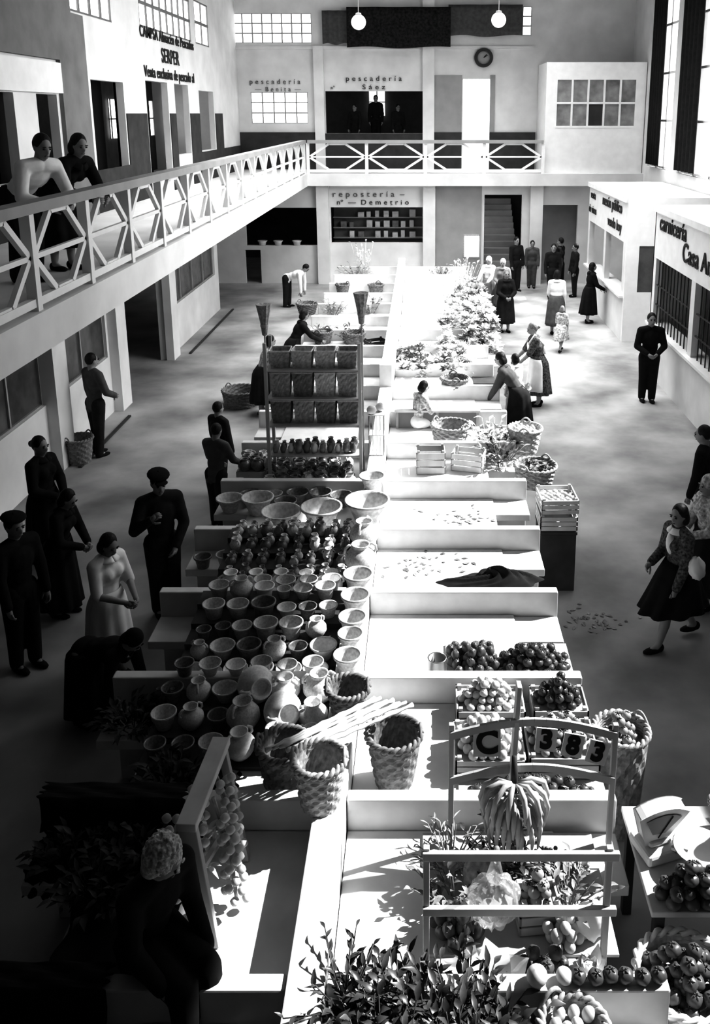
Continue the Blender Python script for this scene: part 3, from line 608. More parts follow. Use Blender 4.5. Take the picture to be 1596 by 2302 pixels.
# jug stall on staging
rn=random.Random(17)
Yp=Y0+ST*4+.1
for i in range(5): fix(-1.84+.24*i,Yp+.12+rn.uniform(-.01,.02),.071,'wjug','large pale clay jug in the front jug row, %s from left'%ORD[i],None,SZ(0))
for j in range(1,5):
    for s_ in range(2):
        n=8 if j<4 else 9
        for i in range(n): fix(-1.93+1.13/(n-1)*i+rn.uniform(-.018,.018),Yp+.239*j+.06+.12*s_+rn.uniform(-.014,.014),rn.uniform(.028,.039),'jug' if rn.random()<.35 else 'djug','small dark jug in the dense rows behind the large jugs','small dark jugs in rows',SZ(j))
pot(432,1292,44,'dpot','dark glazed pot on the left ledge by the man in cap'); pot(484,1294,46,'wpot','white pot on the left ledge next to the dark pot')
Yp=Y0+ST*3+.1; G1='crowded clay pots'
for j in range(5):
    xs=-1.97
    while xs<-.86:
        k=rn.choice(['pot','pot','bowl','wpot','pot','wbowl','jar','dpot','bowl','wpot']); r=rn.uniform(.066,.113) if k!='jar' else rn.uniform(.045,.063)
        rb=r*RB[kindof(k)]; 
        if xs+2*rb>-.705: break
        fix(xs+rb,Yp+.239*j+.12+rn.uniform(-.03,.03)*(.12-rb)/.06,r,k,'clay %s among the crowded pots in front of the jug stall'%kindof(k),G1,SZ(j)); xs+=2*rb+rn.uniform(.0,.02)
for i in range(4): fix(-1.5+.215*i,Y0+ST*4+.05,.085+.006*(i%2),('pot','bowl','pot','wpot')[i],'clay %s standing on the partition before the jugs, %s from left'%(('pot','bowl','pot','pot')[i],ORD[i]),None,.95)
for i in range(6): fix(-1.9+.205*i,Y0+ST*3+.05,.078+.008*(i%2),('dpot','bowl','wbowl','pot','bowl','pot')[i],'clay %s standing on the partition behind the big jars, %s from left'%(('pot','bowl','bowl','pot','bowl','pot')[i],ORD[i]),None,.95)
for j in range(3):
    yy=5.44+.248*j+.124; zb=TOP+.03+.05*j
    for i in range(3):
        k=rn.choice(['jar','bowl','pot','dpot']); r=rn.uniform(.08,.1) if k!='jar' else .056
        fix(-1.95+.205*i,yy,r,k,'clay %s at the shaded left end of the big jars'%kindof(k),'shaded clay pots left of the big jars',zb)
    for i in range(3):
        r=(.066,.074,.068)[(i+j)%3]; tp=(j,i) in ((2,0),(1,1)); fix(-1.33+.262*i-.02*(j%2),yy+.01*(i-1),r*(1.22 if tp else 1),('wjar','jar','wjar')[(i+j)%3],'big round clay jar%s, %s row by the baskets, %s'%(' tipped over' if tp else '',('front','middle','back')[j],('left','middle','right')[i]),None,zb,1 if tp else 0)
for i in range(9): fix(-2.4+.055*i,Y0+ST*3-.1-.05*(i%2),.02,'djug','tiny dark jug on the shaded left end of the stall','tiny dark jugs',.7 if i<6 else TOP+.13)
for r_ in range(4):
    for i in range(10): pot(518+i*29,1020+r_*15+4*(i%2),19,'djar' if (i*7+r_)%3 else 'jar','small dark jar in the rows below the broom rack','small dark jars below the rack')
pot(832,1068,58,'bowl','clay bowl on the spine wall beside the wire cage',None,.98,True)
for it in range(60):
    for i,a in enumerate(items):
        if a[7]==2: continue
        for b in items[i+1:]:
            if a[7]!=b[7]: continue
            rr=(a[2]*RB[kindof(a[3])]+b[2]*RB[kindof(b[3])])*.97; dx,dy=b[0]-a[0],b[1]-a[1]; q=math.hypot(dx,dy) or 1e-3
            if q<rr:
                m=(rr-q)/2*.6
                if a[7]: sg=1 if dy>0 else -1; a[1]-=m*sg; b[1]+=m*sg
                else: a[0]-=dx/q*m; a[1]-=dy/q*m; b[0]+=dx/q*m; b[1]+=dy/q*m
    for a in items:
        if a[7]: continue
        rb=a[2]*RB[kindof(a[3])]*.98
        a[0]=min(max(a[0],-2.45+rb),SPX0-rb-.005)
        kk=math.floor((a[1]-Y0)/ST); lo=Y0+ST*kk+.1+rb; hi=Y0+ST*(kk+1)-rb
        if lo<=hi: a[1]=min(max(a[1],lo),hi)
        if a[0]-rb*.5<-2.06: a[1]=max(a[1],Y0+ST*kk+.88+rb*.6); a[1]=min(a[1],hi)
for X,Y,r,k,lb,gp,base,sp,tip in items:
    c=copy_tree(proto[k],None,lb); c['category']='pottery'
    if gp: c['group']=gp
    c.location=(X,Y,base-(.02 if (sp==0 and X<-2.06) else 0)); c.scale=(r,r,r); c.rotation_euler=(0,0,random.uniform(0,6.28))
    if tip: c.rotation_euler=(1.25,0,.5); c.location=(X-.02,Y+.1,base+r*1.3)
for p in proto.values(): kill(p)
# ------------------------------------------------------------ baskets
def basket(label,x,y,z,rt,rb,h,m,fill=None,rz=0,handles=True,group=None,rimm=None):
    r=thing('wicker_basket',label,'basket',(x,y,z),rz,group); n=44; rows=18
    prof=[(rb*.2,.012)]+[(rb+(rt-rb)*(j/rows)**.8,h*j/rows) for j in range(rows+1)]
    def fn(r_,z_,t,j,k): return r_*(1+(.04 if (j//2+k//2)%2 else -.025)) if j>0 else r_
    MB().lathe(prof,n=n,fn=fn).build('body',m,r)
    fz=h*.12 if fill is None else h-fill
    inn=[(rt-.02,h)]+[(rb+(rt-rb)*max(0,q)**.8-.02,h*q) for q in [1-(1-max(0,fz/h))*i/8 for i in range(1,9)]]+[(0,fz)]
    MB().lathe(inn,n=n,fn=lambda r_,z_,t,j,k:r_*(1+(.02 if (j+k//2)%2 else -.02)) if 0<j<9 else r_).build('lining',m,r)
    t=MB(); 
    for q in range(2):
        pts=[]
        for k in range(n*2+1):
            a=2*PI*k/(n*2); w=a*12+q*PI
            pts.append(((rt+.014*math.cos(w))*math.cos(a),(rt+.014*math.cos(w))*math.sin(a),h+.014*math.sin(w)))
        t.tube(pts,.015,6)
    t.build('braided_rim',rimm or m,r,True)
    if handles:
        for sg in (-1,1): MB().tube([(sg*rt,.08-.16*i/8,h+.07*math.sin(PI*i/8)) for i in range(9)],.012,6).build('handle',m,r,True)
    return r
def pbasket(label,x,y,w,h,m,base,fill=None,ratio=.75,**k):
    z=base+h; r=w/2/ppm(y,z); X,Y=at(x,y,z); return basket(label,X,Y,base,r,r*ratio,h,m,fill,random.uniform(0,3),**k),X,Y,r
basket('tall dark wicker basket at left of the basket group',-.95,5.22,TOP,.175,.125,.4,wick2)
basket('upright wicker basket at the back of the basket group',-.55,5.7,.98,.15,.11,.24,wick2)
basket('large wicker basket standing at right of the basket group',-.2,5.33,TOP,.185,.125,.4,wick2)
basket('front wicker basket overhanging the low partition',-.66,4.84,.98,.165,.12,.34,wick)
cb=thing('cane_bundle','bundle of knobbly pale canes laid across the wicker baskets','canes',(-.6,5.22,1.3))
for i in range(7):
    p,q=V((-.42+.045*i,-.26,.012*(i%3)-.02)),V((.26+.045*i,.3-.012*i,.02+.014*(i%2)-.06)); MB().tube([p.lerp(q,t/18) for t in range(19)],[.011+.007*((t+i)%3==0) for t in range(19)],8).build('cane',wood2,cb,True)
# right/centre baskets
pbasket('empty pale wicker basket next to the seated girl',1012,955,84,.3,wick,TOP,ratio=.8)
_,bx1,by1,br1=pbasket('round basket of pale beans wrapped with a cloth on the right stall edge',1180,962,74,.34,wick3,TOP,.05)
_,bx2,by2,br2=pbasket('shallow wide basket of dark greens at the right stall edge',1203,1046,92,.26,wick,.7,.05,.8)
pbasket('dark wicker basket among the cabbages',1022,850,62,.3,wick2,TOP,.08)
_,bx3,by3,br3=pbasket('wicker basket of pale produce on the floor before the apron woman',1163,872,58,.45,wick3,0,.08)
pbasket('wide dark wicker basket on the floor in the left aisle',540,876,80,.3,wick2,0,ratio=.85)
pbasket('dark basket on the floor behind the man in overalls',175,985,62,.4,wick2,0)
pbasket('dark basket below the person in white shirt',690,682,46,.25,wick2,TOP)
for i,(x,y,w) in enumerate(((795,748,50),(725,745,44),(770,640,30),(845,640,34))): pbasket('dark round basket on the far left stalls, %s from the brooms'%ORD[i],x,y,w,.24,wick2,TOP)
_,ax,ay,ar=pbasket('tall wicker basket of pale apples at the right of the fruit stand',1396,1640,120,.85,wick,0,.1)
_,tx,ty,tr=pbasket('round pale rimmed basket heaped with ripe tomatoes at the lower right corner',1542,2190,220,.66,wick3,0,.1,.8,rimm=clay3)
_,lx,ly,lr=pbasket('shallow basket of pale fruit at the bottom edge',1290,2310,150,.2,wick,TOP,.06,.8)
# ------------------------------------------------------------ produce
def fruit(name,r,m,fn=None,sz=1,calyx=None):
    o=MB().ell((0,0,r*sz),(r,r,r*sz),None,16,10,fn).build(name,m,None,True)
    if calyx:
        c=MB()
        for i in range(5):
            a=2*PI*i/5; c.tube([(0,0,2*r*sz*.93),(r*.35*math.cos(a),r*.35*math.sin(a),2*r*sz*.97),(r*.6*math.cos(a),r*.6*math.sin(a),2*r*sz*.92)],[.004,.005,.001],5)
        c.tube([(0,0,2*r*sz*.9),(0,.005,2*r*sz+.012)],.003,5); c.build('calyx',calyx,o,True)
    return o
lob=lambda p,t,ph: (1+.05*math.cos(5*t)*math.cos(ph))*(1-.12*max(0,abs(p.z)-.75)*4*.5)
dim=lambda p,t,ph: 1-.5*max(0,abs(p.z)-.85)
pro={'tomato':fruit('tomato',.045,tom,lob,.85,leaf),'apple':fruit('apple',.04,fruitm,dim,.92,dwood),'lemon':fruit('lemon',.036,fruitl,lambda p,t,ph:1+.2*max(0,abs(p.z)-.85),1.2),'potato':fruit('potato',.04,fruitl,lambda p,t,ph:1+.08*math.sin(3*t)*math.cos(2*ph),.85),'pepper':fruit('pepper',.05,tom,lambda p,t,ph:(1+.09*math.cos(4*t)*math.cos(ph)),1.15,leafm),'onion':fruit('onion',.05,garl,lambda p,t,ph:1+.35*max(0,p.z-.85),.9)}
RR={'tomato':.045,'apple':.04,'lemon':.036,'potato':.04,'pepper':.05,'onion':.05}
def put(k,x,y,z,label,group,s=1):
    c=copy_tree(pro[k],None,label); c['category']='vegetable' if k in('tomato','potato','pepper','onion') else 'fruit'
    if group: c['group']=group
    c.location=(x,y,z); c.scale=(s,)*3; c.rotation_euler=(random.uniform(-.4,.4),random.uniform(-.4,.4),random.uniform(0,6.28)); return c
def heap(k,cx,cy,z,rx,ry,r,n,label,group,maxlay=6):
    cnt=0; lay=0
    while cnt<n and lay<maxlay:
        f=1-.22*lay; a,b=rx*f,ry*f; st=r*2.02; yy=-b; rowi=0
        while yy<=b+1e-6:
            xx=-a+(st/2 if (rowi+lay)%2 else 0)
            while xx<=a+1e-6:
                if (xx/max(a,1e-3))**4+(yy/max(b,1e-3))**4<=1.3 and cnt<n:
                    put(k,cx+xx+random.uniform(-.1,.1)*r,cy+yy+random.uniform(-.1,.1)*r,z+lay*r*1.45,label,group,random.uniform(.86,1.05)*r/RR[k]); cnt+=1
                xx+=st
            yy+=st*.87; rowi+=1
        lay+=1
        if a<r or b<r: break
heap('tomato',tx,ty,.57,tr*.7,tr*.7,.046,60,'ripe dark tomato in the round corner basket','tomatoes in the corner basket')
heap('apple',ax,ay,.76,ar*.62,ar*.62,.036,44,'apple in the tall basket by the fruit stand','apples in the tall basket')
heap('lemon',lx,ly,TOP+.15,lr*.6,lr*.6,.034,26,'pale fruit in the shallow basket at the bottom edge','pale fruit at the bottom edge',1)
heap('lemon',bx1,by1,TOP+.3,br1*.58,br1*.58,.028,26,'pale produce in the cloth wrapped basket','pale produce in the wrapped basket',3)
heap('lemon',bx3,by3,.38,br3*.58,br3*.58,.032,24,'pale produce in the floor basket by the apron woman','pale produce in the floor basket',3)
heap('pepper',.44,6.72,TOP+.02,.2,.18,.04,46,'mid toned pepper in the heap beside the metal can','peppers beside the metal can')
heap('tomato',.94,6.6,TOP+.02,.28,.22,.042,84,'dark tomato heaped on the tomato compartment','tomatoes in the tomato compartment')
# crates
def crate(label,x,y,z,rz,w=.42,d=.34,h=.2,m=None,fill=None):
    m=m or wood
    r=thing('slatted_crate',label,'crate',(x,y,z),rz); b=MB()
    n=3; g=h/n
    for i in range(n):
        z0=.01+g*i; z1=z0+g*.8
        b.box(-w/2,w/2,-d/2,-d/2+.012,z0,z1); b.box(-w/2,w/2,d/2-.012,d/2,z0,z1); b.box(-w/2,-w/2+.012,-d/2,d/2,z0,z1); b.box(w/2-.012,w/2,-d/2,d/2,z0,z1)
    b.build('slats',m,r); MB().box(-w/2+.012,w/2-.012,-d/2+.012,d/2-.012,0 if fill is None else fill-.012,.012 if fill is None else fill).build('bottom',m,r)
    for sx in (-1,1):
        for sy in (-1,1): MB().box(sx*(w/2-.03)-.015,sx*(w/2-.03)+.015,sy*(d/2-.03)-.015,sy*(d/2-.03)+.015,.012,h+.02).build('corner_post',m,r)
    return r
crate('shallow crate under the pale lemons',.52,6.0,TOP+.02,0,.52,.34,.17,None,.15); heap('potato',.52,6.0,TOP+.17,.21,.12,.033,70,'pale lemon in the crate in front of the peppers','pale lemons in the crate')
crate('crate of apples behind the arched rail',1.0,5.55,TOP+.02,0,.5,.44,.17,None,.15); heap('apple',1.0,5.55,TOP+.17,.2,.17,.036,90,'apple in the mound behind the arched rail','apples behind the arched rail')
crate('crate of pale fruit behind the white ticket',.48,5.55,TOP+.02,0,.5,.44,.15,None,.13); heap('lemon',.48,5.55,TOP+.15,.2,.17,.035,70,'pale fruit in the crate behind the white ticket','pale fruit behind the ticket')
heap('tomato',.74,5.12,TOP+.02,.47,.08,.04,80,'dark tomato in the row below the arched rails','tomatoes below the arched rails')
crate('crate of tomatoes beside the lemon crate',1.05,6.0,TOP+.02,0,.42,.32,.17,None,.15); heap('tomato',1.05,6.0,TOP+.17,.16,.11,.04,34,'dark tomato in the crate beside the lemon crate','tomatoes in the crate beside the lemons')
X,Y=at(968,1068,TOP); crate('upright wooden crate on the white counter behind the bare stalls',X,Y+.17,TOP,.03,.38,.3,.3,wood)
X,Y=at(1055,1065,TOP); crate('pale open crate turned at an angle beside the upright crate',X,Y+.2,TOP,-.25,.42,.3,.24,wood2)
X,Y=at(845,790,TOP); crate('dark crate on the far left stall behind the rack',X,Y,TOP,.5,.4,.3,.24,dwood)
X,Y=at(1225,1110,1.1)
o=thing('wooden_chest','plain dark wooden chest under the two fruit crates at the stall end','chest',(1.53,Y,0)); MB().box(-.2,.2,-.22,.22,0,.7).build('body',dwood,o,bev=.006); MB().box(-.21,.21,-.23,.23,.7,.735).build('lid',dwood,o,bev=.004)
crate('lower slatted crate of the pair at the stall end',1.53,Y,.74,0,.42,.44,.17,wood2); crate('upper slatted crate full of pale fruit at the stall end',1.53,Y,.94,.04,.42,.44,.17,wood2,.1)
heap('potato',1.53,Y,1.04,.17,.17,.033,30,'pale fruit in the upper crate at the stall end','pale fruit in the upper crate')
# side table with scale and tomatoes
tb=thing('side_table','plain wooden side table carrying scale and tomatoes beside the stalls','table',(1.75,4.6,0))
MB().box(-.42,.5,-.4,.42,.76,.8).build('tabletop',wood2,tb,bev=.006)
for sx in (-.36,.44):
    for sy in (-.34,.36): MB().box(sx-.03,sx+.03,sy-.03,sy+.03,0,.76).build('leg',dwood,tb)
heap('tomato',1.6,4.31,.8,.22,.09,.045,34,'dark tomato on the side table below the scale','tomatoes on the side table')
heap('apple',2.02,4.34,.8,.14,.1,.042,18,'dark fruit at the right end of the side table','dark fruit on the side table')
for i in range(6): put('tomato',.80+.085*i,3.655,.95,'dark tomato lined up on the low partition at bottom right','tomatoes on the bottom right partition',.95)
heap('tomato',.66,3.84,TOP,.16,.08,.045,20,'dark tomato piled behind the bottom right partition','tomatoes behind the bottom right partition')
for i,a in enumerate((.6,.71)): put('onion',a,3.65,.95,'white onion on the partition, %s from left'%ORD[i],None,1.1-.2*i)
# scale: tilted fan head facing the viewer
sc=thing('weighing_scale','white weighing scale with tilted fan shaped head on the side table','scale',(1.46,4.66,.8),R(18))
MB().box(-.12,.16,-.13,.11,0,.08).box(-.08,.08,-.07,.07,.08,.12).build('base',enamel,sc,bev=.02)
Mf=Matrix.Translation((-.03,0,.1))@Matrix.Rotation(R(4),4,'Y')@Matrix.Rotation(R(14),4,'X')
g=MB(); vs=[]
AN=(34,26,17,8,0,-8,-17,-26,-34)
for yy in (-.045,.045):
    vs+=[Mf@V((-.06,yy,0)),Mf@V((.06,yy,0))]+[Mf@V((.3*math.sin(R(a)),yy,.32*math.cos(R(a))-.01)) for a in AN]
nn=len(AN)+2
g.add(vs,[tuple(range(nn)),tuple(range(2*nn-1,nn-1,-1))]+[(i,(i+1)%nn,nn+(i+1)%nn,nn+i) for i in range(nn)]); g.build('fan_housing',enamel,sc,bev=.008)
g=MB(); vs=[Mf@V((-.045,-.05,.1)),Mf@V((.045,-.05,.1))]+[Mf@V((.245*math.sin(R(a)),-.05,.275*math.cos(R(a)))) for a in (31,16,0,-16,-31)]; g.add(vs,[tuple(range(7))]); df=g.build('dial_face',midgrey,sc)
MB().beam(Mf@V((0,-.055,.07)),Mf@V((.05,-.055,.26)),.006,.006).build('needle',black,df)
MB().tube([(.06,-.1,.08),(.12,-.18,.1)],.02,8).build('arm',metalm,sc); MB().lathe([(0,0),(.09,.005),(.15,.04),(.16,.05),(.145,.045),(.09,.012),(0,.008)],n=24).build('pan',enamel,sc,True,loc=(.18,-.2,.1))
for i,(a,b,rz) in enumerate(((1.86,4.72,.3),(2.05,4.62,1.0),(2.0,4.86,.1))):
    o=MB().grid(lambda u,v:V(((u-.5)*.2,(v-.5)*.15,.006+.03*math.sin(u*3+i)*v)),6,4).build('paper_sheet',paper,None,True,(a,b,.8),rz); tag(o,'white sheet of paper on the side table, %s from the scale'%ORD[i],'paper')
# fruit stand frame
fs=thing('fruit_stand','pale wooden fruit stand frame with arched rails and a tall plank','stand',(0,0,0))
for x,y,z1,z0 in ((.02,3.95,1.5,TOP),(1.0,3.95,1.5,TOP),(.18,4.78,1.62,TOP+.02),(1.2,4.78,1.62,TOP)): MB().beam((x,y,z0),(x,y,z1),.035,.035,(0,1,0)).build('post',wood,fs,bev=.004)
for z in (1.46,1.1): MB().beam((-.0,3.93,z),(1.05,3.93,z),.03,.05).build('rail',wood2,fs,bev=.004)
for z in (1.55,1.22):
    m=MB(); pts=[(.18+1.02*i/14,4.76,z+.1*math.sin(PI*i/14)) for i in range(15)]
    for a,b in zip(pts,pts[1:]): m.beam(a,b,.02,.05)
    m.build('arched_rail',wood,fs)
MB().beam((.54,4.68,1.0),(.6,4.84,1.86),.1,.03,(1,0,0)).build('plank',wood2,fs,bev=.004)
bn=thing('banana_bunch','bunch of bananas hanging on the plank of the fruit stand','bananas',(.56,4.58,1.3))
MB().tube([(0,.06,.2),(0,.03,.08),(0,0,-.2)],[.016,.022,.014],8).build('stalk',dwood,bn,True)
for lay in range(4):
    for j in range(8):
        a=-PI*1.05+PI*1.1*j/7+.15*lay; zz=.06-.07*lay; q=.2-.015*lay; dz=.02*math.sin(j*2)
        pts=[V((math.cos(a)*.02,math.sin(a)*.02,zz)),V((math.cos(a)*.1,math.sin(a)*.08,zz+.02)),V((math.cos(a)*q*.9,math.sin(a)*.13,zz-.03+dz)),V((math.cos(a)*q*1.05,math.sin(a)*.15,zz-.12+dz)),V((math.cos(a)*q,math.sin(a)*.14,zz-.21+dz))]
        MB().tube(pts,[.008,.016,.018,.015,.005],8).build('banana',banm,bn,True)
# white price cards with bold dark characters following the arched rail
for i,(x,z,w,hh,ch,rt) in enumerate(((.40,1.42,.085,.17,'C',0),(.76,1.46,.065,.14,'3',-6),(.92,1.42,.065,.14,'8',-12),(1.07,1.37,.065,.14,'3',-18))):
    o=MB().box(-w,w,-.005,.005,0,hh).box(-w,w,.005,.01,hh-.02,hh).build('price_card',paper,None,False,(x,4.735,z)); o.rotation_euler=(R(-14),R(-rt),0); tag(o,'white price card with a bold dark %s on the arched rail, %s from left'%(ch,ORD[i]),'sign')
    me=tmesh(ch,hh*1.15,.002,.008); me.materials.append(black); q=bpy.data.objects.new('lettering',me); col.objects.link(q); q.parent=o; q.location=(0,-.008,hh*.5); q.rotation_euler=(PI/2,0,0)
# leaves
def leafblade(mb,p,d,up,L,W,curl):
    d=d.normalized(); sd=d.cross(up)
    if sd.length<.05: sd=V((1,0,0))
    sd.normalize(); n=sd.cross(d).normalized()
    def fn(u,v):
        w=W*math.sin(PI*(v*.92+.06))**.8*(1+.15*math.sin(v*22))
        return p+d*L*v+sd*(u-.5)*w+n*(-curl*L*v*v+.18*w*abs(u-.5)*2)
    mb.grid(fn,2,5)
def bunch(label,x,y,z,n,rad,ht,L,W,m,name='leafy_greens',spread=1.0,seed=0,cat='greens',group=None,per=3):
    rn=random.Random(seed+n); root=thing(name,label,cat,(x,y,z),0,group); st=MB(); lf=MB()
    for i in range(n):
        a=rn.uniform(0,2*PI); q=rn.random()**.6; base=V((q*rad*.6*math.cos(a),q*rad*.6*math.sin(a),.005))
        d=V((math.cos(a)*q*spread,math.sin(a)*q*spread,.35+.65*(1-q*.6)+rn.uniform(-.1,.1))).normalized()
        tip=base+d*ht*rn.uniform(.5,1); st.tube([base,tip],[.005,.003],5)
        for j in range(per):
            pp=base.lerp(tip,.3+.7*j/max(1,per-1)*.98); dd=(d+V((rn.uniform(-.8,.8),rn.uniform(-.8,.8),rn.uniform(-.3,.4)))).normalized()
            leafblade(lf,pp,dd,V((0,0,1)),L*rn.uniform(.6,1.1),W*rn.uniform(.7,1.1),rn.uniform(.2,.8))
    st.build('stems',m,root,True); lf.build('leaves',m,root,True); return root
for i,(a,b,z) in enumerate([(-.24,3.42,TOP),(-.1,3.47,TOP),(.06,3.42,TOP),(.2,3.46,TOP),(.3,3.34,TOP),(-.18,3.22,TOP),(.04,3.2,TOP),(.22,3.18,TOP)]):
    bunch('dark leafy greens in the mound at the bottom edge, %s from left'%ORD[i],a,b,z,75,.2,.4 if i<5 else .44,.085,.034,leaf,seed=i,spread=.8,per=5)
bunch('thin sprawling herb sprigs at left of the greens mound',-.4,3.5,.98,18,.2,.3,.07,.022,leaf,spread=1.8,seed=30,per=4)
for i,(a,b,m) in enumerate([(.17,4.6,straw),(.2,4.3,leafm),(.86,4.3,leafm),(.5,4.62,leaf)]):
    bunch('%s inside the fruit stand'%('straw like tuft of stalks at the back left','dark greens at the front left','dark bushy greens at the front right','darkest bushy greens below the bananas')[i],a,b,TOP+.02,34,.14,.26,.07,.03 if i else .012,m,seed=40+i,per=4)
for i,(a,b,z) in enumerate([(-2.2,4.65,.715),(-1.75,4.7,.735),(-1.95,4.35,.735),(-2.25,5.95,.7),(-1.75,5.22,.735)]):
    bunch('very dark leafy produce in the shade of the near left stalls, %s from the garlic'%ORD[i],a,b,z,40,.2,.22,.08,.035,dleaf,seed=200+i,per=4)  # leaf colour kept near black to deepen the shade on these counters
bunch('pale leafy tuft behind the curly haired person',-1.42,4.6,.735,26,.13,.24,.08,.035,leafl,seed=210,per=4)
# clear plastic bag hanging from the upper rail
pb=thing('plastic_bag','clear plastic bag of greens hanging from the front rail of the fruit stand','bag',(.4,4.06,.86))
MB().ell((0,0,.2),(.14,.08,.2),None,28,16,lambda p,t,ph:(1+.1*math.sin(7*t+4*ph)+.05*math.sin(13*t))*(1-.45*max(0,p.z-.3))).build('film',plas,pb,True)
MB().tube([(0,0,.34),(0,-.04,.5),(0,-.09,.61)],[.05,.02,.015],8).build('twisted_neck',plas,pb,True)
# grapes
def grapes(label,x,y,z,m):
    rn=random.Random(int(x*100)); g=thing('grape_bunch',label,'grapes',(x,y,z)); b=MB()
    for i in range(70):
        t=rn.random(); a=rn.uniform(0,6.28); q=rn.random()**.5*.085*(1-.6*t); b.ell((q*math.cos(a)+.16*t-.08,q*math.sin(a),.014+rn.random()*.07*(1-.5*t)),.0145,None,8,6)
    b.build('berries',m,g,True); MB().tube([(-.06,0,.08),(-.1,.01,.12)],.004,5).build('stalk',dwood,g,True)
for i,(x,y) in enumerate(((.7,4.55),(.82,4.62),(.94,4.56),(.76,4.44))): grapes('dark grape bunch in the fruit stand, %s from left'%ORD[i],x,y,TOP+.02,tom if i%2 else fruitm)
crate('small pale crate standing inside the fruit stand',.66,4.2,TOP+.02,.1,.24,.2,.2,None,.17); heap('apple',.66,4.2,TOP+.19,.085,.065,.034,16,'apple in the small crate inside the fruit stand','apples in the small crate')
for i,(a,b,rz) in enumerate(((.34,4.44,.4),(.96,4.1,.2))):
    o=MB().ell((0,0,.11),(.1,.07,.12),None,16,10,lambda p,t,ph:1+.09*math.sin(5*t+3*ph)+.05*math.sin(11*t)).build('paper_bag',(wick,paper)[i],None,True,(a,b,TOP+.02),rz); tag(o,'crumpled paper bag of produce inside the fruit stand, %s from left'%ORD[i],'bag')
heap('pepper',.2,4.12,TOP+.02,.12,.1,.042,20,'dark pepper on the board behind the front rail','dark peppers behind the front rail')
heap('lemon',.8,4.06,TOP+.02,.1,.06,.034,16,'pale fruit piled on the board behind the front rail','pale fruit behind the front rail')
# lettuce / cabbage heads
def lettuce(m):
    rn=random.Random(5); root=thing('cabbage','x','cabbage'); lf=MB()
    for ringi,(n,el,L) in enumerate(((9,12,.13),(10,35,.12),(9,58,.11),(6,75,.1))):
        for i in range(n):
            a=2*PI*(i+.5*ringi)/n+rn.uniform(-.25,.25); e=R(el+rn.uniform(-10,10))
            leafblade(lf,V((.03*math.cos(a),.03*math.sin(a),.03)),V((math.cos(a)*math.cos(e),math.sin(a)*math.cos(e),math.sin(e))),V((0,0,1)),L*rn.uniform(.8,1.2),.07,rn.uniform(-.4,.4))
    lf.build('outer_leaves',m,root,True); MB().ell((0,0,.06),(.06,.06,.06),None,12,8,lambda p,t,ph:1+.06*math.sin(6*t+3*ph)).build('heart',leafl,root,True); return root
lp=lettuce(leafl); lm=lettuce(leafm)
def cab(p,x,y,z,label,group,s):
    c=copy_tree(p,None,label); c.location=(x,y,z); c.scale=(s,)*3; c.rotation_euler=(random.uniform(-.3,.3),random.uniform(-.3,.3),random.uniform(0,6))
    if group: c['group']=group
rn=random.Random(11)
for i in range(60):
    x=rn.uniform(905,1060); y=rn.uniform(775,828); X,Y=at(x,y,.9); cab(lp if rn.random()<.7 else lm,X,Y,TOP+rn.uniform(0,.2),'pale cabbage in the sunlit heap behind the seated girl','cabbages behind the seated girl',rn.uniform(.8,1.1))
for i in range(200):
    y=rn.uniform(645,768); t=(y-645)/123; x=rn.uniform(1025-40*t,1110+60*t); X,Y=at(x,y,1.0); cab(lp if rn.random()<.7 else lm,min(X,1.42),Y,TOP+rn.uniform(0,.4),'pale cabbage in the long bright heap on the far right stalls','cabbages on the far right stalls',rn.uniform(.9,1.3))
cab(lp,.92,3.85,TOP,'pale cauliflower like head below the fruit stand rail',None,.9)
kill(lp); kill(lm)
for i,(px,py,m,hh,sp) in enumerate([(800,612,leafm,.5,1.6),(828,585,leafl,1.1,.15),(748,700,leafm,.4,.8),(834,695,leafm,.4,.8),(1045,640,leafl,.8,.3),(1060,655,leafl,.9,.3),(1010,690,leafl,.6,.4),(1125,1000,leafm,.4,.7),(1100,985,leafl,.4,.8),(1140,1030,leafm,.35,.8),(790,755,leaf,.35,1.0),(720,750,leafm,.3,1.0),(940,655,leafl,.2,1.0),(1030,820,leafl,.3,1.),(1120,1015,leaf,.35,.9),(990,600,leafm,.4,.8)]):
    X,Y=at(px,py,TOP+.1); X=min(X,1.05)
    bunch('%s greens on the far stalls, %s from the back wall'%(('spreading','tall pale','potted','round','upright','slender','thin','leafy','light','low','black','little','flat','loose','dark','small')[i],ORD[i]),X,min(Y,25.3),TOP,24,.18,hh,.11,.05,m,seed=60+i,spread=sp)
for i in range(9):
    bunch('dark greens lying in the shallow wide basket',bx2+.5*br2*math.cos(i),by2+.5*br2*math.sin(i),.9,5,.05,.06,.07,.05,leafm,seed=90+i,group='greens in the shallow basket')
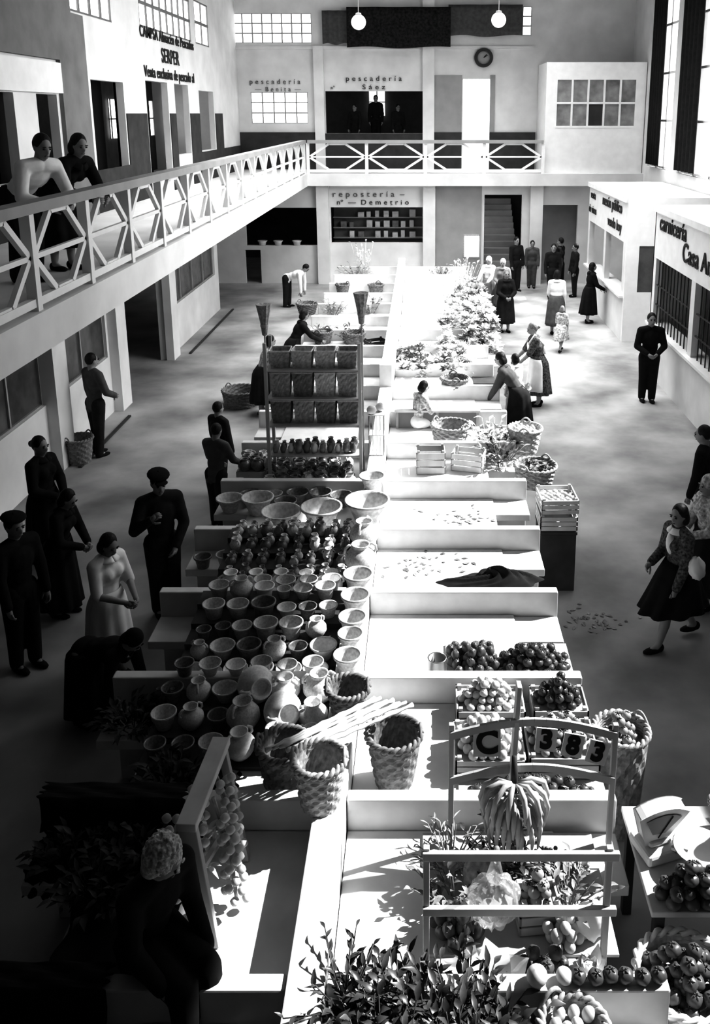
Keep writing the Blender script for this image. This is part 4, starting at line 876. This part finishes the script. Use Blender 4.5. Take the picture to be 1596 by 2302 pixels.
# garlic strings & stand
gs=thing('garlic_stand','thick pale wooden stand with garlic strings on the near left stall','stand',(0,0,0))
MB().beam((-1.2,4.06,TOP),(-1.28,4.06,1.52),.1,.05,(0,1,0)).build('post',wood,gs,bev=.005); MB().beam((-1.12,4.66,TOP),(-1.22,4.66,1.52),.05,.05,(0,1,0)).build('post',wood,gs,bev=.004); MB().beam((-1.28,4.02,1.55),(-1.24,4.72,1.55),.11,.05).build('top_beam',wood2,gs,bev=.005); MB().beam((-1.2,4.66,1.0),(-1.22,4.06,1.25),.03,.03).build('brace',wood,gs)
for gi,(gx,gy,z0,n,wd,lb) in enumerate(((-1.1,4.3,.8,38,.06,'long garlic string hanging in front of the wooden stand'),(-1.16,4.55,.95,22,.06,'shorter garlic string behind the wooden stand'),(-1.38,4.5,1.0,20,.06,'garlic string on the shaded side of the wooden stand'),(-1.44,4.2,.86,44,.11,'thick lumpy garlic bunch in the shade beside the curly haired person'))):
    g=thing('garlic_string',lb,'garlic',(gx,gy,z0)); Lh=1.5-z0; MB().tube([(0,0,0),(-.02,0,Lh*.5),(-.1 if gx>-1.3 else .12,0,Lh)],.012,6).build('cord',straw,g)
    for i in range(n):
        t=i/n; a=i*2.4; q=wd*(1-.4*t); MB().ell((q*math.cos(a)+(-.03 if gx>-1.3 else .05)*t,q*math.sin(a),.0+Lh*.9*t),(.028,.028,.025),None,10,8,lambda p,tt,ph:1+.05*math.cos(6*tt)+.3*max(0,p.z-.85)).build('garlic_bulb',garl,g,True)
# can, cloth, papers
o=thing('metal_can','dull metal can standing behind the pale fruit heap','can',(.12,6.5,TOP)); MB().lathe([(0,0),(.075,0),(.078,.01),(.075,.02),(.075,.2),(.08,.21),(.07,.21),(.07,.02),(0,.02)],n=24).build('body',metalm,o,True); MB().tube([(.075*math.cos(PI*i/8),0,.2+.06*math.sin(PI*i/8)) for i in range(9)],.004,5).build('handle',metalm,o)
X,Y=at(1105,1325,TOP); c=MB()
def dr(u,v):
    a=u*2*PI; q=v; fold=.5+.5*math.sin(a*5+q*11)*math.sin(q*7+a*2); h_=.13*(1-q**2.2)*(.45+.75*fold)*(1+.3*math.cos(a-.3)); return V((.52*q*math.cos(a)*(1+.1*math.sin(a*5)),.16*q*math.sin(a)*(1+.14*math.sin(a*4)),max(.004,h_)))
c.grid(dr,80,18); o=c.build('crumpled_cloth',cdark,None,True,(X,Y+.13,TOP),.05); tag(o,'dark crumpled cloth heaped on the white counter','cloth')
for i,(a,b,rz) in enumerate(((.2,3.84,.4),(.42,3.82,-.5),(.34,3.74,.1))):
    o=MB().grid(lambda u,v:V(((u-.5)*.26,(v-.5)*.16,.01+.1*abs(u-.5)+.03*math.sin(v*7+i))),8,6).build('paper_wrap',paper,None,True,(a,b,TOP+.05+.04*i),rz); tag(o,'folded white paper behind the greens mound, %s from left'%ORD[i],'paper')
rn=random.Random(21)
for lb,pts,zz,n in (('scattered leaf scraps on the right aisle floor',[(1330,1395)],.004,50),('scattered leaf scraps on the white crate stall counter',[(1040,1165)],TOP+.004,40),('scattered leaf scraps on the white counter before the dark cloth',[(930,1275),(1000,1262)],TOP+.004,40)):
    c=MB()
    for i in range(n):
        px,py=rn.choice(pts); X,Y=at(px+rn.gauss(0,35),py+rn.gauss(0,12),zz)
        if zz>.1 and (Y-Y0)%ST<.22: continue
        a=rn.uniform(0,6.28); leafblade(c,V((X,Y,zz)),V((math.cos(a),math.sin(a),.05)),V((0,0,1)),rn.uniform(.03,.08),.03,.1)
    o=c.build('leaf_scraps',leafm,None,True); tag(o,lb,'scraps',None,'stuff')
o=MB().ell((0,0,0),(.08,.12,.11),None,14,10,lambda p,t,ph:1+.08*math.sin(5*t+4*ph)).build('parcel',paper,None,True,(wX+.1,wY-.28,1.0)); tag(o,'white paper parcel carried by the striding woman','parcel')
# wooden panel on the far stall
o=thing('counter_panel','dark framed wooden panel standing behind the seated girl','panel',(.42,12.62,TOP)); MB().box(-.8,.42,-.02,.02,.0,.26).build('board',grey,o)
for x in (-.8,-.2,.4): MB().box(x-.02,x+.02,-.035,-.02,0,.27).build('stile',midgrey,o)
MB().box(-.84,.44,-.05,.05,.26,.29).build('top_rail',wood2,o)
# ------------------------------------------------------------ rack
rk=thing('shelf_rack','tall open wooden rack with baskets standing on the left stall','rack',(-1.36,10.75,TOP))
for x in (-.58,.58):
    for y in (-.2,.2): MB().box(x-.02,x+.02,y-.02,y+.02,0,1.85).build('post',wood,rk)
for z in (.38,.78,1.13,1.5): MB().box(-.58,.58,-.2,.2,z-.02,z).build('shelf',wood,rk)
def bucket(label,x,y,z,s,m,h=.28):
    r=thing('woven_bucket',label,'bucket',(x,y,z),random.uniform(-.05,.05))
    def sq(r_,z_,t,j,k): return r_/max(abs(math.cos(t)),abs(math.sin(t)))**.92*(1+(.04 if (j+k//2)%2 else -.01))
    MB().lathe([(.01,0)]+[((.106+.022*j/8)*s,h*j/8) for j in range(9)]+[(.115*s,h),(.1*s,.03),(0,.03)],n=32,fn=sq).build('body',m,r); MB().lathe([((.126+.01*math.cos(a*PI/3))*s,h+.012*math.sin(a*PI/3)) for a in range(7)],n=32,fn=lambda r_,z_,t,j,k:sq(r_,z_,t,0,0)).build('rim',wick3,r,True)
for i in range(4): bucket('woven bucket on the lower rack shelf, %s from left'%ORD[i],-1.36-.42+.28*i,10.75,TOP+.78,1.03,(wick2,wick,wick2,wick2)[i],.3)
for i in range(4): bucket('woven bucket on the middle rack shelf, %s from left'%ORD[i],-1.36-.42+.28*i,10.75,TOP+1.13,1.03,(wick,wick2,wick3,wick)[i],.32)
for i in range(4): bucket('pale woven tub on the top rack shelf, %s from left'%ORD[i],-1.36-.42+.28*i,10.75,TOP+1.5,1.03,(wick,wick3,wick3,wick)[i],.22)
rn=random.Random(8)
for i in range(22):
    s=rn.uniform(.8,1.2); o=MB().lathe([(0,0),(.03*s,0),(.046*s,.05*s),(.044*s,.09*s),(.026*s,.12*s),(.032*s,.14*s),(.026*s,.14*s),(0,.11*s)],n=14).build('small_jar',(glassm,clay2,enamel)[i%3],None,True,(-1.36-.52+.1*(i%11)+rn.uniform(-.005,.005),10.66+.12*(i//11),TOP+.38)); tag(o,'small squat jar on the bottom rack shelf','jar','small jars on the bottom rack shelf')
def broom(label,x,y,z0,z1):
    r=thing('broom',label,'broom',(x,y,z0)); MB().tube([(0,0,0),(0,0,z1-z0-.4)],.012,8).build('handle',wood,r)
    MB().lathe([(0,z1-z0-.42),(.03,z1-z0-.4),(.045,z1-z0-.25),(.09,z1-z0),(.02,z1-z0-.02),(0,z1-z0-.05)],n=18,fn=lambda r_,z_,t,j,k:r_*(1+.12*(k%2))).build('bristles',straw,r); MB().lathe([(.047,z1-z0-.3),(.052,z1-z0-.28),(.05,z1-z0-.26)],n=18).build('binding',wood,r)
broom('upright broom with bristles up at the left of the rack',-2.02,11.05,TOP,2.95); broom('taller upright broom with bristles up behind the rack',-.78,11.05,TOP,3.1)
wc=thing('wire_cage','tall pale wire cage standing on the spine wall','cage',(-.6,10.95,.98)); m=MB()
for i in range(5):
    q=-.095+.0475*i
    for a in ((q,-.095),(q,.095),(-.095,q),(.095,q)): m.tube([(a[0],a[1],0),(a[0],a[1],.55)],.004,5)
m.build('wires',metalm,wc)
for z in (.005,.28,.55): MB().box(-.1,.1,-.1,.1,z-.005,z+.005).build('shelf',enamel,wc)
for i,(a,b) in enumerate(((-.645,10.9),(-.55,11.0))): put('onion',a,b,1.535,'round melon on top of the wire cage, %s from left'%ORD[i],None,1.3)
for p in pro.values(): kill(p)
# ------------------------------------------------------------ camera, lights, world
cam=bpy.data.cameras.new('camera'); co=bpy.data.objects.new('camera',cam); col.objects.link(co)
co.location=(0,0,H); co.rotation_euler=(PI/2-P,0,0); cam.sensor_fit='VERTICAL'; cam.sensor_height=24; cam.lens=F*24/2302
y0=VY+F*math.tan(P); cam.shift_y=-(1151-y0)/2302; cam.shift_x=-(VX-798)/2302; cam.clip_end=100; cam.clip_start=.05
S.camera=co
def light(kind,name,loc,energy,rot=None,size=None,spread=None):
    l=bpy.data.lights.new(name,kind); l.energy=energy; o=bpy.data.objects.new(name,l); col.objects.link(o); o.location=loc
    if rot is not None: o.rotation_euler=rot
    if size: l.shape='RECTANGLE'; l.size,l.size_y=size
    if spread: l.spread=R(spread)
    return o
sd=V((-1,-.35,-1)); s=light('SUN','sun',(20,10,20),9,sd.to_track_quat('-Z','Y').to_euler()); s.data.angle=R(.6)
light('AREA','clerestory_fill',(6.75,15.5,7.2),450,V((-1,.3,-.5)).to_track_quat('-Z','Y').to_euler(),(8.5,2.6),125)  # added fill light inside the unseen high opening
light('AREA','roof_fill',(.3,21.5,9.2),1080,(0,0,0),(9.5,12.5),112)  # added fill light under the closed ceiling, no opening above it
l=light('POINT','stair_fill',(2.5,29.6,2.9),30); l.data.shadow_soft_size=.15  # point light added to brighten the stairs, no fitting there
w=bpy.data.worlds.new('world'); S.world=w; w.use_nodes=True; bg=w.node_tree.nodes['Background']; bg.inputs[0].default_value=(1,1,1,1); bg.inputs[1].default_value=1.5
S.view_settings.view_transform='Standard'; S.view_settings.look='None'; S.view_settings.exposure=.22; S.view_settings.gamma=.68
